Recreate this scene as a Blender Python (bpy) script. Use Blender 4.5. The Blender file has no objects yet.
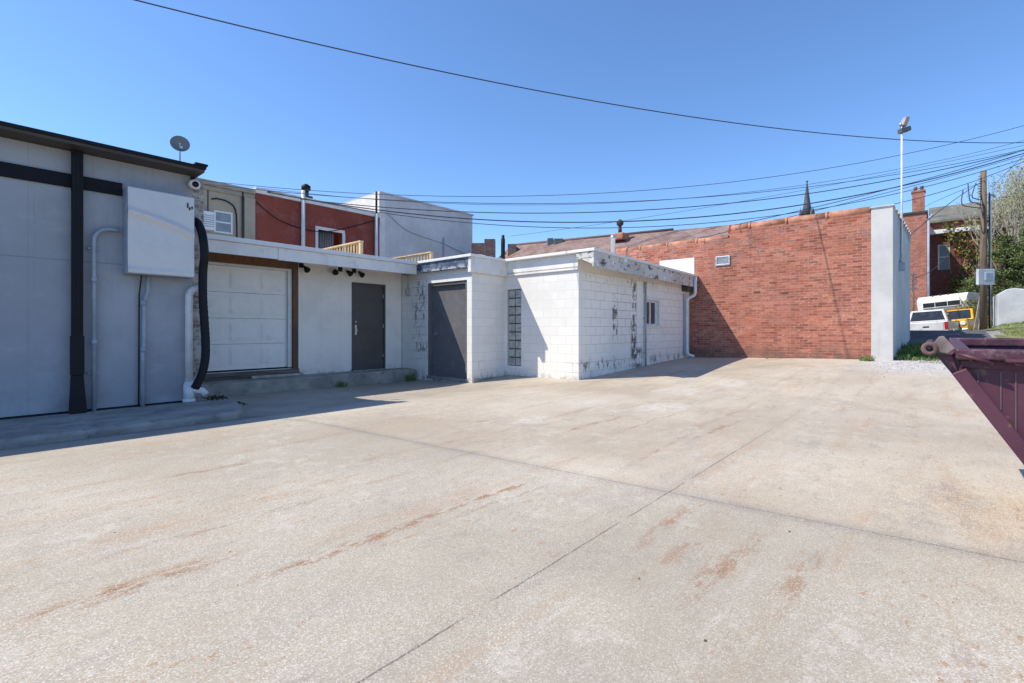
import bpy, bmesh, math, random
from mathutils import Vector, Matrix, noise as mnoise
random.seed(7)
PI = math.pi
S = bpy.context.scene
COL = S.collection

# ------------------------------------------------------------------ camera, sky, sun, exposure
# world axes: +X runs away to the right along the left-hand buildings, +Y runs away to the left
CH = 1.10                                   # camera height
YAW = math.radians(49.0)                    # view turned clockwise from +Y
F = Vector((math.sin(YAW), math.cos(YAW), 0)); R = Vector((math.cos(YAW), -math.sin(YAW), 0))
cam = bpy.data.cameras.new("camera"); co = bpy.data.objects.new("camera", cam); COL.objects.link(co)
co.location = (0, 0, CH); co.rotation_euler = (PI/2, 0, -YAW)
cam.sensor_width = 36; cam.lens = 36*484/1024; cam.shift_y = -11.5/1024
cam.clip_start = 0.05; cam.clip_end = 3000
S.camera = co
TRAVEL = Vector((1.1, -1.0, -1.8))          # the way sunlight travels
w = bpy.data.worlds.new("World"); S.world = w; w.use_nodes = True
nt = w.node_tree; nt.nodes.clear()
sky = nt.nodes.new('ShaderNodeTexSky'); sky.sky_type = 'NISHITA'; sky.sun_disc = False
sky.sun_elevation = math.atan2(1.8, math.hypot(1.1, 1.0)); sky.sun_rotation = math.atan2(-1.1, 1.0)
sky.altitude = 0; sky.air_density = 1.0; sky.dust_density = 0.1; sky.ozone_density = 9.5
bg = nt.nodes.new('ShaderNodeBackground'); bg.inputs[1].default_value = 0.14
wo = nt.nodes.new('ShaderNodeOutputWorld')
nt.links.new(sky.outputs[0], bg.inputs[0]); nt.links.new(bg.outputs[0], wo.inputs[0])
sl = bpy.data.lights.new("sun", 'SUN'); sl.energy = 3.6; sl.angle = math.radians(0.53); sl.color = (1.0, 0.93, 0.80)
so = bpy.data.objects.new("sun", sl); COL.objects.link(so); so.location = (-30, 30, 50)
so.rotation_euler = TRAVEL.to_track_quat('-Z', 'Y').to_euler()
S.view_settings.view_transform = 'Standard'; S.view_settings.look = 'None'
S.view_settings.gamma = 1; S.view_settings.exposure = 0.68
S.render.engine = 'CYCLES'

def pt(u, y, d):                            # a point of the place seen at (u, y), d metres ahead
    return F*d + R*((u-512)/484*d) + Vector((0, 0, CH + (330-y)*d/484))

# ------------------------------------------------------------------ node helper
class N:
    def __init__(s, name):
        s.m = bpy.data.materials.new(name); s.m.use_nodes = True
        s.t = s.m.node_tree; s.n = s.t.nodes; s.l = s.t.links
        s.b = s.n['Principled BSDF']
        g = s.n.new('ShaderNodeNewGeometry'); s.pos = g.outputs['Position']
        x = s.n.new('ShaderNodeSeparateXYZ'); s.l.new(s.pos, x.inputs[0])
        s.X, s.Y, s.Z = x.outputs
    def put(s, sock, v):
        if isinstance(v, (int, float)): sock.default_value = v
        elif isinstance(v, tuple): sock.default_value = v if len(v) != 3 or sock.type == 'VECTOR' else v+(1,)
        else: s.l.new(v, sock)
    def math(s, op, a, b=0.0, clamp=False):
        n = s.n.new('ShaderNodeMath'); n.operation = op; n.use_clamp = clamp
        s.put(n.inputs[0], a); s.put(n.inputs[1], b); return n.outputs[0]
    def vec(s, x, y, z=0.0):
        n = s.n.new('ShaderNodeCombineXYZ'); s.put(n.inputs[0], x); s.put(n.inputs[1], y); s.put(n.inputs[2], z); return n.outputs[0]
    def scale(s, v, k):
        n = s.n.new('ShaderNodeVectorMath'); n.operation = 'MULTIPLY'; s.put(n.inputs[0], v); n.inputs[1].default_value = k; return n.outputs[0]
    def noise(s, sc, det=4, vec=None, rough=.55, dist=0):
        n = s.n.new('ShaderNodeTexNoise'); s.l.new(vec or s.pos, n.inputs['Vector'])
        n.inputs['Scale'].default_value = sc; n.inputs['Detail'].default_value = det
        n.inputs['Roughness'].default_value = rough; n.inputs['Distortion'].default_value = dist
        return n.outputs[0]
    def voro(s, sc, vec=None, out='Color'):
        n = s.n.new('ShaderNodeTexVoronoi'); s.l.new(vec or s.pos, n.inputs['Vector']); n.inputs['Scale'].default_value = sc
        return n.outputs[out]
    def ramp(s, v, lo, hi, a=0.0, b=1.0):
        n = s.n.new('ShaderNodeMapRange'); n.interpolation_type = 'SMOOTHSTEP'; s.put(n.inputs[0], v)
        n.inputs[1].default_value = lo; n.inputs[2].default_value = hi; n.inputs[3].default_value = a; n.inputs[4].default_value = b
        return n.outputs[0]
    def mix(s, f, a, b, mode='MIX'):
        n = s.n.new('ShaderNodeMix'); n.data_type = 'RGBA'; n.blend_type = mode
        s.put(n.inputs[0], f); s.put(n.inputs[6], a); s.put(n.inputs[7], b); return n.outputs[2]
    def win(s, v, a, b, soft):              # 1 inside a..b
        return s.math('MULTIPLY', s.ramp(v, a-soft, a+soft), s.ramp(v, b-soft, b+soft, 1.0, 0.0))
    def bump(s, h, strength, dist=.01, prev=None):
        n = s.n.new('ShaderNodeBump'); s.put(n.inputs['Height'], h); n.inputs['Strength'].default_value = strength
        n.inputs['Distance'].default_value = dist
        if prev: s.l.new(prev, n.inputs['Normal'])
        return n.outputs[0]
    def out(s, col, rough=.8, metal=0.0, nrm=None, spec=.4):
        s.put(s.b.inputs['Base Color'], col); s.put(s.b.inputs['Roughness'], rough); s.put(s.b.inputs['Metallic'], metal)
        s.b.inputs['Specular IOR Level'].default_value = spec
        if nrm: s.l.new(nrm, s.b.inputs['Normal'])
        return s.m

def mul(c, k): return tuple(min(1, v*k) for v in c)
def plain(name, c, rough=.6, metal=0.0, var=.18, sc=3.0, bump=.1, bsc=40, dirt=None, spec=.4):
    n = N(name)
    a = n.noise(sc, 5); f = n.ramp(a, .3, .7)
    col = n.mix(f, mul(c, 1-var), mul(c, 1+var*.6))
    if dirt: col = n.mix(n.math('MULTIPLY', n.ramp(n.noise(sc*2.3, 6, rough=.7), .52, .7), dirt[1]), col, dirt[0])
    h = n.noise(bsc, 3)
    return n.out(col, n.ramp(a, .2, .8, max(.05, rough-.1), min(1, rough+.1)), metal, n.bump(h, bump, .01), spec)

# ------------------------------------------------------------------ mesh helper
ORG = {}
class MB:
    def __init__(s): s.bm = bmesh.new()
    def face(s, vs):
        try: return s.bm.faces.new([s.bm.verts.new(v) for v in vs])
        except ValueError: return None
    def box(s, x0, x1, y0, y1, z0, z1):
        x0, x1 = sorted((x0, x1)); y0, y1 = sorted((y0, y1)); z0, z1 = sorted((z0, z1))
        v = [s.bm.verts.new((x, y, z)) for z in (z0, z1) for y in (y0, y1) for x in (x0, x1)]
        for f in ((0,2,3,1), (4,5,7,6), (0,1,5,4), (2,6,7,3), (0,4,6,2), (1,3,7,5)): s.bm.faces.new([v[i] for i in f])
        return s
    def obox(s, c, ax, ay, az):             # box from centre and half-axis vectors
        c = Vector(c); ax, ay, az = Vector(ax), Vector(ay), Vector(az)
        v = [s.bm.verts.new(c + ax*i + ay*j + az*k) for k in (-1, 1) for j in (-1, 1) for i in (-1, 1)]
        for f in ((0,2,3,1), (4,5,7,6), (0,1,5,4), (2,6,7,3), (0,4,6,2), (1,3,7,5)): s.bm.faces.new([v[i] for i in f])
        return s
    def tube(s, pts, r, n=8, caps=True):    # r: number or list
        pts = [Vector(p) for p in pts]; rings = []
        up = None
        for i, p in enumerate(pts):
            t = (pts[min(i+1, len(pts)-1)] - pts[max(i-1, 0)]).normalized()
            if up is None:
                up = Vector((0, 0, 1)) if abs(t.z) < .9 else Vector((1, 0, 0))
            a = t.cross(up)
            if a.length < 1e-4: a = t.cross(Vector((0, 1, 0)))
            a.normalize(); b = a.cross(t).normalized(); up = b
            rr = r[i] if isinstance(r, (list, tuple)) else r
            rings.append([s.bm.verts.new(p + (a*math.cos(k*2*PI/n) + b*math.sin(k*2*PI/n))*rr) for k in range(n)])
        for q, w_ in zip(rings, rings[1:]):
            for k in range(n):
                f = s.bm.faces.new((q[k], q[(k+1) % n], w_[(k+1) % n], w_[k])); f.smooth = n > 5
        if caps: s.bm.faces.new(rings[0][::-1]); s.bm.faces.new(rings[-1])
        return s
    def cyl(s, a, b, r, r2=None, n=16): return s.tube([a, b], [r, r if r2 is None else r2], n)
    def prism(s, poly, d):                  # polygon of 3-D points pushed along d
        a = [s.bm.verts.new(Vector(p)) for p in poly]; b = [s.bm.verts.new(Vector(p)+Vector(d)) for p in poly]
        s.bm.faces.new(a[::-1]); s.bm.faces.new(b)
        for i in range(len(a)):
            j = (i+1) % len(a); s.bm.faces.new((a[i], a[j], b[j], b[i]))
        return s
    def lathe(s, prof, base, n=20, axis=(0, 0, 1)):  # prof: (radius, height)
        base = Vector(base); q = Vector(axis).to_track_quat('Z', 'Y')
        rings = [[s.bm.verts.new(base + q @ Vector((r*math.cos(k*2*PI/n), r*math.sin(k*2*PI/n), h))) for k in range(n)] for r, h in prof]
        for a, b in zip(rings, rings[1:]):
            for k in range(n):
                f = s.bm.faces.new((a[k], a[(k+1) % n], b[(k+1) % n], b[k])); f.smooth = True
        s.bm.faces.new(rings[0][::-1]); s.bm.faces.new(rings[-1]); return s
    def wallx(s, X0, X1, a0, a1, z0, z1, holes=()):   # wall across X0..X1 running along Y
        for (p, q, lo, hi) in cells(a0, a1, z0, z1, holes): s.box(X0, X1, p, q, lo, hi)
        return s
    def wally(s, Y0, Y1, a0, a1, z0, z1, holes=()):   # wall across Y0..Y1 running along X
        for (p, q, lo, hi) in cells(a0, a1, z0, z1, holes): s.box(p, q, Y0, Y1, lo, hi)
        return s
    def build(s, name, mat, parent=None, bevel=0, seg=2, local=False):
        if bevel == 0 or True: bmesh.ops.recalc_face_normals(s.bm, faces=s.bm.faces[:])
        org = ORG.get(parent.name, Vector()) if parent else Vector()
        if not local:
            for v in s.bm.verts: v.co -= org
        me = bpy.data.meshes.new(name); s.bm.to_mesh(me); s.bm.free()
        me.materials.append(mat)
        o = bpy.data.objects.new(name, me); COL.objects.link(o)
        if parent: o.parent = parent
        ORG[o.name] = org if parent else Vector()
        if bevel:
            b = o.modifiers.new("bevel", 'BEVEL'); b.width = bevel; b.segments = seg; b.limit_method = 'ANGLE'
        return o
def cells(a0, a1, z0, z1, holes):           # the wall round its openings, as rectangles
    if not holes: return [(a0, a1, z0, z1)]
    xs = sorted({a0, a1, *[h[0] for h in holes], *[h[1] for h in holes]})
    out = []
    for p, q in zip(xs, xs[1:]):
        hs = sorted((h for h in holes if h[0] < (p+q)/2 < h[1]), key=lambda h: h[2]); lo = z0
        for h in hs:
            if h[2] > lo+1e-6: out.append((p, q, lo, h[2]))
            lo = h[3]
        if lo < z1-1e-6: out.append((p, q, lo, z1))
    return out
def tag(o, label=None, cat=None, group=None, kind=None):
    if label: o['label'] = label
    if cat: o['category'] = cat
    if group: o['group'] = group
    if kind: o['kind'] = kind
    return o
def thing(name, label, cat, loc=(0, 0, 0), rot=(0, 0, 0), group=None):
    o = bpy.data.objects.new(name, None); COL.objects.link(o); o.location = loc; o.rotation_euler = rot
    o.empty_display_size = .2
    ORG[o.name] = Vector(loc)
    return tag(o, label, cat, group)
def smooth(a, b, x):
    t = max(0.0, min(1.0, (x-a)/(b-a))); return t*t*(3-2*t)

# ------------------------------------------------------------------ ground
def zfun(x, y):
    z = .36*smooth(7.0, 16.0, x)*(.72 + .28*smooth(6.5, 1.0, y)) if x < 16 else .36*(.72 + .28*smooth(6.5, 1.0, y))
    z += .72*smooth(15.0, 27.5, x) if x < 27.5 else .72
    z -= .58*smooth(28.5, 33.0, x)*smooth(-2.4, -1.3, y)
    z += .36*smooth(-1.2, -3.2, y)*smooth(23, 31, x)
    z -= .13*smooth(5.4, 7.8, y)*smooth(9.5, 7.0, x)
    z -= .06*smooth(8.0, 10.5, y)*smooth(4.0, 7.5, x)*smooth(10.5, 8.5, x)
    return z
def sheet(name, xs, ys, mat, dz=0.0, keep=None, kind='structure', wobble=0):
    bm = bmesh.new()
    g = [[bm.verts.new((x, y, zfun(x, y) + dz + (wobble*mnoise.noise((x*.7, y*.7, 3)) if wobble else 0))) for y in ys] for x in xs]
    for i in range(len(xs)-1):
        for j in range(len(ys)-1):
            if keep and not keep((xs[i]+xs[i+1])/2, (ys[j]+ys[j+1])/2): continue
            f = bm.faces.new((g[i][j], g[i+1][j], g[i+1][j+1], g[i][j+1])); f.smooth = True
    bmesh.ops.delete(bm, geom=[v for v in bm.verts if not v.link_faces], context='VERTS')
    me = bpy.data.meshes.new(name); bm.to_mesh(me); bm.free(); me.materials.append(mat)
    o = bpy.data.objects.new(name, me); COL.objects.link(o); o['kind'] = kind; return o
def span(a, b, st):
    n = max(1, round((b-a)/st)); return [a + (b-a)*i/n for i in range(n+1)]

# concrete of the yard: tan slabs, mud streaks along X, two saw joints, dark wear
n = N("concrete_yard")
big = n.noise(.35, 5, rough=.6); med = n.noise(1.7, 6, rough=.65)
far_slab = n.ramp(n.math('ADD', n.X, n.math('MULTIPLY', n.Y, .085)), 3.25, 3.33)
near_c = n.mix(n.ramp(big, .35, .65), (.37, .318, .24), (.48, .42, .325))
far_c = n.mix(n.ramp(big, .35, .65), (.41, .335, .245), (.54, .46, .35))
col = n.mix(far_slab, near_c, far_c)
col = n.mix(n.ramp(med, .35, .75, 0.0, .45), col, (.36, .315, .27))
strv = n.scale(n.pos, (.22, 1.6, 1.0))
st = n.noise(1.5, 7, strv, .7)                                       # long wheel smears
col = n.mix(n.ramp(st, .50, .70, 0.0, .62), col, (.40, .255, .15))
st2 = n.noise(2.3, 7, n.scale(n.pos, (.3, 2.2, 1.0)), .72)
col = n.mix(n.ramp(st2, .56, .72, 0.0, .5), col, (.56, .53, .48))
wob = n.math('MULTIPLY', n.math('SUBTRACT', n.noise(2.2, 5, rough=.7), .5), .16)
yw = n.math('ADD', n.Y, wob)
grit = n.noise(9, 6, rough=.75); gr2 = n.noise(11, 7, n.scale(n.pos, (.45, 1.3, 1)), .75)
def streak(col, x0, x1, y, wd, c, amt, slope=0.0):
    yy = n.math('SUBTRACT', yw, n.math('MULTIPLY', n.X, slope)) if slope else yw
    y = y - slope*(x0+x1)/2 if slope else y
    m = n.math('MULTIPLY', n.win(yy, y-wd, y+wd, wd*.9), n.win(n.X, x0, x1, .25))
    m = n.math('MULTIPLY', m, n.ramp(gr2, .46, .56))
    return n.mix(n.math('MULTIPLY', m, amt), col, c)
MUD = (.27, .135, .062)
for a in ((.9, 2.7, 2.24, .03, 1.0), (.2, .8, 2.6, .05, .9), (2.0, 2.5, .75, .05, .8), (2.15, 2.75, .45, .05, .7), (2.5, 3.0, 1.15, .035, .8), (4.3, 5.6, 3.0, .035, .8), (4.9, 6.2, 1.8, .03, .8), (3.9, 4.8, 4.1, .03, .7), (1.0, 1.7, 4.3, .035, .7),
          (1.05, 2.6, 2.24, .018, .8), (1.3, 2.9, 2.1, .012, .5), (.25, .75, 2.62, .03, .7), (.55, 1.25, 3.02, .03, .6), (1.2, 2.3, 3.05, .04, .45),
          (2.2, 3.4, 3.6, .03, .5), (1.3, 3.0, 4.7, .05, .4), (2.6, 3.3, 3.1, .03, .45), (3.6, 5.2, 1.9, .02, .55), (4.4, 6.6, 2.55, .025, .6),
          (5.4, 7.6, 2.0, .03, .5), (3.9, 6.0, 3.6, .04, .45), (6.0, 9.5, 3.2, .03, .45), (5, 8, 4.4, .05, .35), (2.0, 2.7, .95, .04, .5),
          (2.3, 2.9, .7, .035, .5), (2.2, 2.5, 1.12, .03, .5), (7.5, 11.5, .9, .05, .4), (6, 10, .2, .06, .35), (8, 13, 2.2, .06, .4)):
    col = streak(col, a[0], a[1], a[2], a[3], MUD, a[4], random.uniform(-.06, .06))
for (cx, cy, r, c, am) in ((6.6, 2.9, .45, (.66, .63, .58), .7), (8.4, 3.4, .6, (.64, .61, .56), .6), (9.8, 2.9, .5, (.62, .6, .55), .6), (4.6, 3.7, .3, (.66, .63, .58), .6),
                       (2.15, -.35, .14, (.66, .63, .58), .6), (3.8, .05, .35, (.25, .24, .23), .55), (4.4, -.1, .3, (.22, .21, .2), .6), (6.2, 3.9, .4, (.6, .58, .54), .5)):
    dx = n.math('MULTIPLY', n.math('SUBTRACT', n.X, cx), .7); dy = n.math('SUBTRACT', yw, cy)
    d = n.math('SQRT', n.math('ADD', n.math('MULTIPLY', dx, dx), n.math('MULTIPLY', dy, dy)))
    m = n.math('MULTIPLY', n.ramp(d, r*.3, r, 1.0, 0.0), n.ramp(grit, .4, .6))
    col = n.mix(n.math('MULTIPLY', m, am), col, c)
seam_d = n.math('ABSOLUTE', n.math('SUBTRACT', n.math('ADD', n.X, n.math('MULTIPLY', n.Y, .085)), 3.29))
seam = n.math('MULTIPLY', n.ramp(seam_d, .01, .13, 1.0, 0.0), n.ramp(med, .3, .6, .3, 1.0))
col = n.mix(n.math('MULTIPLY', seam, .5), col, (.24, .215, .19))
col = n.mix(n.ramp(seam_d, .004, .012, .7, 0.0), col, (.15, .13, .11))
wob2 = n.math('MULTIPLY', n.math('SUBTRACT', n.noise(6, 4), .5), .022)
jd = n.math('ABSOLUTE', n.math('SUBTRACT', n.math('ADD', n.Y, wob2), 1.35))
jm = n.math('MULTIPLY', n.ramp(jd, .002, .007, .85, 0.0), n.math('MULTIPLY', n.ramp(n.noise(3.5, 4), .36, .5), n.ramp(n.X, 4.2, 8.5, 1.0, .15)))
col = n.mix(jm, col, (.06, .05, .045))
col = n.mix(n.math('MULTIPLY', n.ramp(jd, .0, .12, 1.0, 0.0), .22), col, (.3, .25, .2))
cr = n.voro(.42, n.vec(n.math('ADD', n.X, n.math('MULTIPLY', n.noise(1.1, 5), .8)), n.math('ADD', n.Y, n.math('MULTIPLY', n.noise(1.6, 5), .6))), 'Distance')
edge = n.n.new('ShaderNodeTexVoronoi'); edge.feature = 'DISTANCE_TO_EDGE'; edge.inputs['Scale'].default_value = .23
n.l.new(n.vec(n.math('ADD', n.X, n.math('MULTIPLY', n.noise(1.1, 6), .9)), n.math('ADD', n.Y, n.math('MULTIPLY', n.noise(1.4, 6), .8))), edge.inputs['Vector'])
ck = n.math('MULTIPLY', n.ramp(edge.outputs[0], .0008, .0035, 1.0, 0.0), n.ramp(n.noise(.5, 3), .5, .62))
col = n.mix(n.math('MULTIPLY', ck, .16), col, (.16, .13, .11))
# rust-coloured flecks and worn pale mottling
fk = n.math('MULTIPLY', n.ramp(n.noise(17, 7, n.scale(n.pos, (.6, 1.3, 1)), .76), .56, .62), n.ramp(n.noise(1.3, 4, n.scale(n.pos, (.5, 1.2, 1))), .45, .6))
col = n.mix(n.math('MULTIPLY', fk, .8), col, (.34, .19, .10))
pm = n.math('MULTIPLY', n.ramp(n.noise(6, 7, rough=.75), .5, .62), n.ramp(n.noise(.8, 4), .45, .6))
col = n.mix(n.math('MULTIPLY', pm, .4), col, (.62, .58, .51))
dk = n.math('MULTIPLY', n.ramp(n.noise(3.1, 7, n.scale(n.pos, (.5, 1.2, 1)), .75), .52, .66), .5)
col = n.mix(dk, col, (.30, .26, .215))
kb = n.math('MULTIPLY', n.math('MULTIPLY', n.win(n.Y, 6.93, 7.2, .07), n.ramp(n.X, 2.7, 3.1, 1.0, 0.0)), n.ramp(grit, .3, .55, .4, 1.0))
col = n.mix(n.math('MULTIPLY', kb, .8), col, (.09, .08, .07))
# exposed aggregate
ag = n.voro(210); ags = n.n.new('ShaderNodeSeparateColor'); n.l.new(ag, ags.inputs[0])
agf = n.noise(26, 3)
col = n.mix(n.math('MULTIPLY', n.ramp(ags.outputs[0], .62, .95), n.ramp(big, .35, .7, .25, .75)), col, (.74, .70, .64))
col = n.mix(n.math('MULTIPLY', n.ramp(ags.outputs[1], .72, .98), .5), col, (.22, .19, .165))
col = n.mix(n.ramp(n.noise(120, 3), .35, .7, 0, .2), col, (.25, .22, .19))
spots = n.voro(3.2, n.vec(n.X, yw), 'Distance')
col = n.mix(n.math('MULTIPLY', n.ramp(spots, .012, .03, 1.0, 0.0), n.ramp(n.noise(1.1, 2), .52, .6)), col, (.1, .075, .055))
# broken gravelly corner by the pilaster
gv = n.voro(26); gvs = n.n.new('ShaderNodeSeparateColor'); n.l.new(gv, gvs.inputs[0])
gm = n.math('MULTIPLY', n.ramp(n.math('ADD', n.X, n.math('MULTIPLY', n.math('SUBTRACT', big, .5), 4.0)), 11.6, 13.6), n.ramp(n.math('ADD', n.Y, n.math('MULTIPLY', n.math('SUBTRACT', med, .5), 1.6)), 1.7, .9))
col = n.mix(n.math('MULTIPLY', gm, n.ramp(grit, .3, .55, .45, 1.0)), col, n.mix(gvs.outputs[0], (.33, .32, .31), (.60, .58, .56)))
# damp dirty strip by the buildings
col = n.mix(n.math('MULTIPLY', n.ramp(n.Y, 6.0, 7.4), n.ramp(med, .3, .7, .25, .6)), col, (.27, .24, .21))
nr = n.bump(n.math('ADD', n.noise(160, 3), n.math('MULTIPLY', ags.outputs[2], .35)), .16, .004)
nr = n.bump(n.math('SUBTRACT', n.noise(4, 5), n.math('MULTIPLY', jm, .8)), .2, .03, nr)
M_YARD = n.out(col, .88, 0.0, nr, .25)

n = N("dirt_ground"); f = n.noise(.15, 5)
M_GROUND = n.out(n.mix(n.ramp(f, .4, .6), (.13, .12, .07), (.07, .1, .035)), .95, 0, n.bump(n.noise(8, 5), .4, .03))
n = N("asphalt"); M_ASPH = n.out(n.mix(n.ramp(n.noise(1.2, 6), .35, .7), (.075, .075, .078), (.13, .125, .12)), .9, 0, n.bump(n.noise(60, 3), .4, .01))
n = N("gravel_bed"); v = n.n.new('ShaderNodeSeparateColor'); n.l.new(n.voro(34), v.inputs[0])
M_GRAVEL = n.out(n.mix(v.outputs[0], (.2, .19, .18), n.mix(n.ramp(n.noise(1.5, 4), .4, .6), (.52, .49, .45), (.4, .36, .31))), .9, 0, n.bump(v.outputs[1], .8, .02))
n = N("turf"); M_TURF = n.out(n.mix(n.ramp(n.noise(3, 6), .35, .65), (.12, .15, .045), (.27, .25, .12)), .95, 0, n.bump(n.noise(30, 4), .7, .03))

far = [-900, -400, -150, -60, -25, -12]
gx = far + span(-8, 60, 1.0) + [75, 110, 200, 400, 900]
gy = far + span(-10, 22, 1.0) + [30, 60, 150, 400, 900]
sheet('ground', gx, gy, M_GROUND, -.05)
def yard_keep(x, y):
    e = .5*mnoise.noise((x*.5, y*.8, 0))
    return x < 15.12 if y > .3 else x < 14.6 + e
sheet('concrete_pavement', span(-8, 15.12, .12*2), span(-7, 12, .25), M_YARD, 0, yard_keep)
sheet('gravel_strip', span(12.2, 31, .2), span(-7, .9, .2), M_GRAVEL, -.006,
      lambda x, y: (x > 13.4+1.1*mnoise.noise((x*.9, y*.9, 5)) and x < 17.2) or y < -1.5, wobble=.012)
sheet('asphalt_alley', span(16.6, 60, .4), span(-2.1, 6, .3), M_ASPH, .004, lambda x, y: y > -1.7 - .4*mnoise.noise((x*.3, y, 9)) and (y < .9 or x > 22.5))
sheet('lawn', span(20, 48, .4), span(-14, -1.6, .3), M_TURF, .028, lambda x, y: x > 22 + 1.2*mnoise.noise((y*.6, 1, 2)) and y < -1.85 - .3*mnoise.noise((x*.5, 4, 2)))

# loose stones on the gravel
def stones(name, cnt, fx, smin, smax, mat):
    mb = MB()
    for _ in range(cnt):
        x, y = fx(); r = random.uniform(smin, smax); z = zfun(x, y)
        a = random.random()*PI; h = r*random.uniform(.5, .9); ux = Vector((math.cos(a), math.sin(a), 0)); uy = Vector((-math.sin(a), math.cos(a), 0))
        base = [mb.bm.verts.new(Vector((x, y, z-.004)) + ux*r*math.cos(k*PI/2.5+.3)*random.uniform(.8, 1.2) + uy*r*.8*math.sin(k*PI/2.5+.3)) for k in range(5)]
        top = [mb.bm.verts.new(v.co*.45 + Vector((x, y, z))*.55 + Vector((0, 0, h))) for v in base]
        for k in range(5): mb.bm.faces.new((base[k], base[(k+1) % 5], top[(k+1) % 5], top[k]))
        mb.bm.faces.new(top)
    return mb.build(name, mat)
M_STONE = plain("loose_stone", (.45, .43, .41), .9, 0, .4, 9)
def gfx():
    while True:
        x = random.gauss(14.0, .9); y = random.uniform(-2.2, 1.0)
        if x > 15.05 and y > .3: continue
        return x, y
tag(stones('loose_gravel', 700, gfx, .01, .03, M_STONE), 'loose pale gravel scattered where the concrete breaks up', 'gravel', kind='stuff')
def lit():
    return random.uniform(.5, 12), random.uniform(-1.5, 6.5)
tag(stones('grit', 120, lit, .003, .010, plain("grit", (.16, .12, .09), .9, 0, .4, 9)), 'tiny dark grit scattered over the concrete yard', 'grit', kind='stuff')

# ------------------------------------------------------------------ shared materials
M_BLACK = plain("black_metal", (.010, .0105, .014), .55, 0, .3, 6, .05, 40, None, .22)
M_DARKBROWN = plain("brown_soffit", (.07, .055, .045), .6, 0, .25, 4)
M_GALV = plain("galvanised", (.5, .52, .54), .4, .8, .2, 8, .05)
M_CONDUIT = plain("grey_painted_conduit", (.33, .37, .43), .5, 0, .15, 9)
M_PVC = plain("white_pvc", (.72, .73, .74), .4, 0, .1, 5, .02, 40, ((.4, .37, .33), .4))
M_WHITE = plain("white_paint", (.72, .71, .69), .55, 0, .08, 3, .08, 40, ((.42, .38, .32), .45))
M_TRIM = plain("white_trim", (.76, .74, .71), .5, 0, .1, 2, .06, 30, ((.36, .33, .3), .35))
M_GLASS = plain("dark_glass", (.025, .03, .035), .08, 0, .3, 4, .02, 8, None, .6)
M_STEEL = plain("brushed_steel", (.6, .6, .6), .3, .9, .1)
M_DOOR = plain("dark_grey_door_paint", (.13, .13, .138), .5, 0, .1, 2, .03, 40, ((.24, .235, .23), .35))
M_DOOR2 = plain("brown_grey_door_paint", (.095, .083, .078), .5, 0, .12, 2, .03, 40, ((.15, .14, .13), .3))
M_WOODNEW = plain("fresh_pine", (.62, .45, .24), .7, 0, .2, 5)
M_RUST = plain("rust", (.15, .09, .085), .8, .1, .4, 14, .3)
M_CONC = plain("old_concrete", (.33, .305, .27), .9, 0, .3, 2.4, .3, 25, ((.13, .115, .10), .7))

def stucco(name, c, seam_axis=None, seam=0, hs=None):
    n = N(name)
    col = n.mix(n.ramp(n.noise(.9, 6, rough=.65), .35, .68), mul(c, .88), mul(c, 1.08))
    drip = n.noise(3, 5, n.scale(n.pos, (2.2, 2.2, .12)))
    col = n.mix(n.ramp(drip, .55, .75, 0, .22), col, mul(c, .6))
    col = n.mix(n.math('MULTIPLY', n.ramp(n.Z, .0, .55, 1.0, 0.0), n.ramp(n.noise(4, 5), .4, .65, 0.0, .4)), col, (.2, .19, .18))
    return n, col
# ------------------------------------------------------------------ grey metal-trimmed building, left
n, col = stucco("blue_grey_stucco", (.36, .375, .41))
for zz in (2.03,):
    col = n.mix(n.ramp(n.math('ABSOLUTE', n.math('SUBTRACT', n.Z, zz)), .004, .012, .5, 0.0), col, (.17, .185, .215))
sx = n.math('ABSOLUTE', n.math('SUBTRACT', n.math('FRACT', n.math('DIVIDE', n.X, 1.22)), .5))
col = n.mix(n.ramp(sx, .0, .006, .35, 0.0), col, (.2, .215, .245))
sp = n.voro(2.4, n.vec(n.X, n.Z), 'Distance')
col = n.mix(n.math('MULTIPLY', n.ramp(sp, .03, .055, 1.0, 0.0), n.ramp(n.noise(.9, 2), .5, .56)), col, (.42, .44, .46))
pt_ = n.noise(2.4, 7, n.scale(n.pos, (.7, .7, 1.3)), .72)
col = n.mix(n.ramp(pt_, .54, .66, 0, .22), col, (.50, .52, .55))
col = n.mix(n.ramp(n.noise(5, 6, n.scale(n.pos, (2.5, 2.5, .1)), .7), .58, .7, 0, .3), col, (.22, .23, .25))
M_GREYWALL = n.out(col, .8, 0, n.bump(n.noise(60, 5, rough=.7), .4, .008, n.bump(n.noise(1.5, 4), .2, .05)), .3)
M_BAND = plain("black_band_paint", (.009, .0095, .015), .65, 0, .3, 5, .05, 40, None, .2)
GY = 8.70
gb = thing('grey_building', 'long blue-grey stucco building with black roof edge, nearest on the left', 'building', (-3, GY, 0))
MB().box(-7.5, 2.42, GY, 14.0, -.12, 3.49).build('wall', M_GREYWALL, gb)
n = N("worn_brick_strip"); bk = n.n.new('ShaderNodeTexBrick'); n.l.new(n.vec(n.math('ADD', n.X, n.Y), n.Z), bk.inputs['Vector'])
bk.inputs['Scale'].default_value = 1; bk.inputs['Brick Width'].default_value = .21; bk.inputs['Row Height'].default_value = .075; bk.inputs['Mortar Size'].default_value = .008
bk.inputs['Color1'].default_value = (.3, .26, .22, 1); bk.inputs['Color2'].default_value = (.16, .13, .11, 1); bk.inputs['Mortar'].default_value = (.35, .33, .3, 1)
c_ = n.mix(n.ramp(n.noise(7, 5), .45, .6), bk.outputs[0], (.45, .43, .4))
M_STRIP = n.out(c_, .9, 0, n.bump(bk.outputs[1], -.6, .02))
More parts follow.
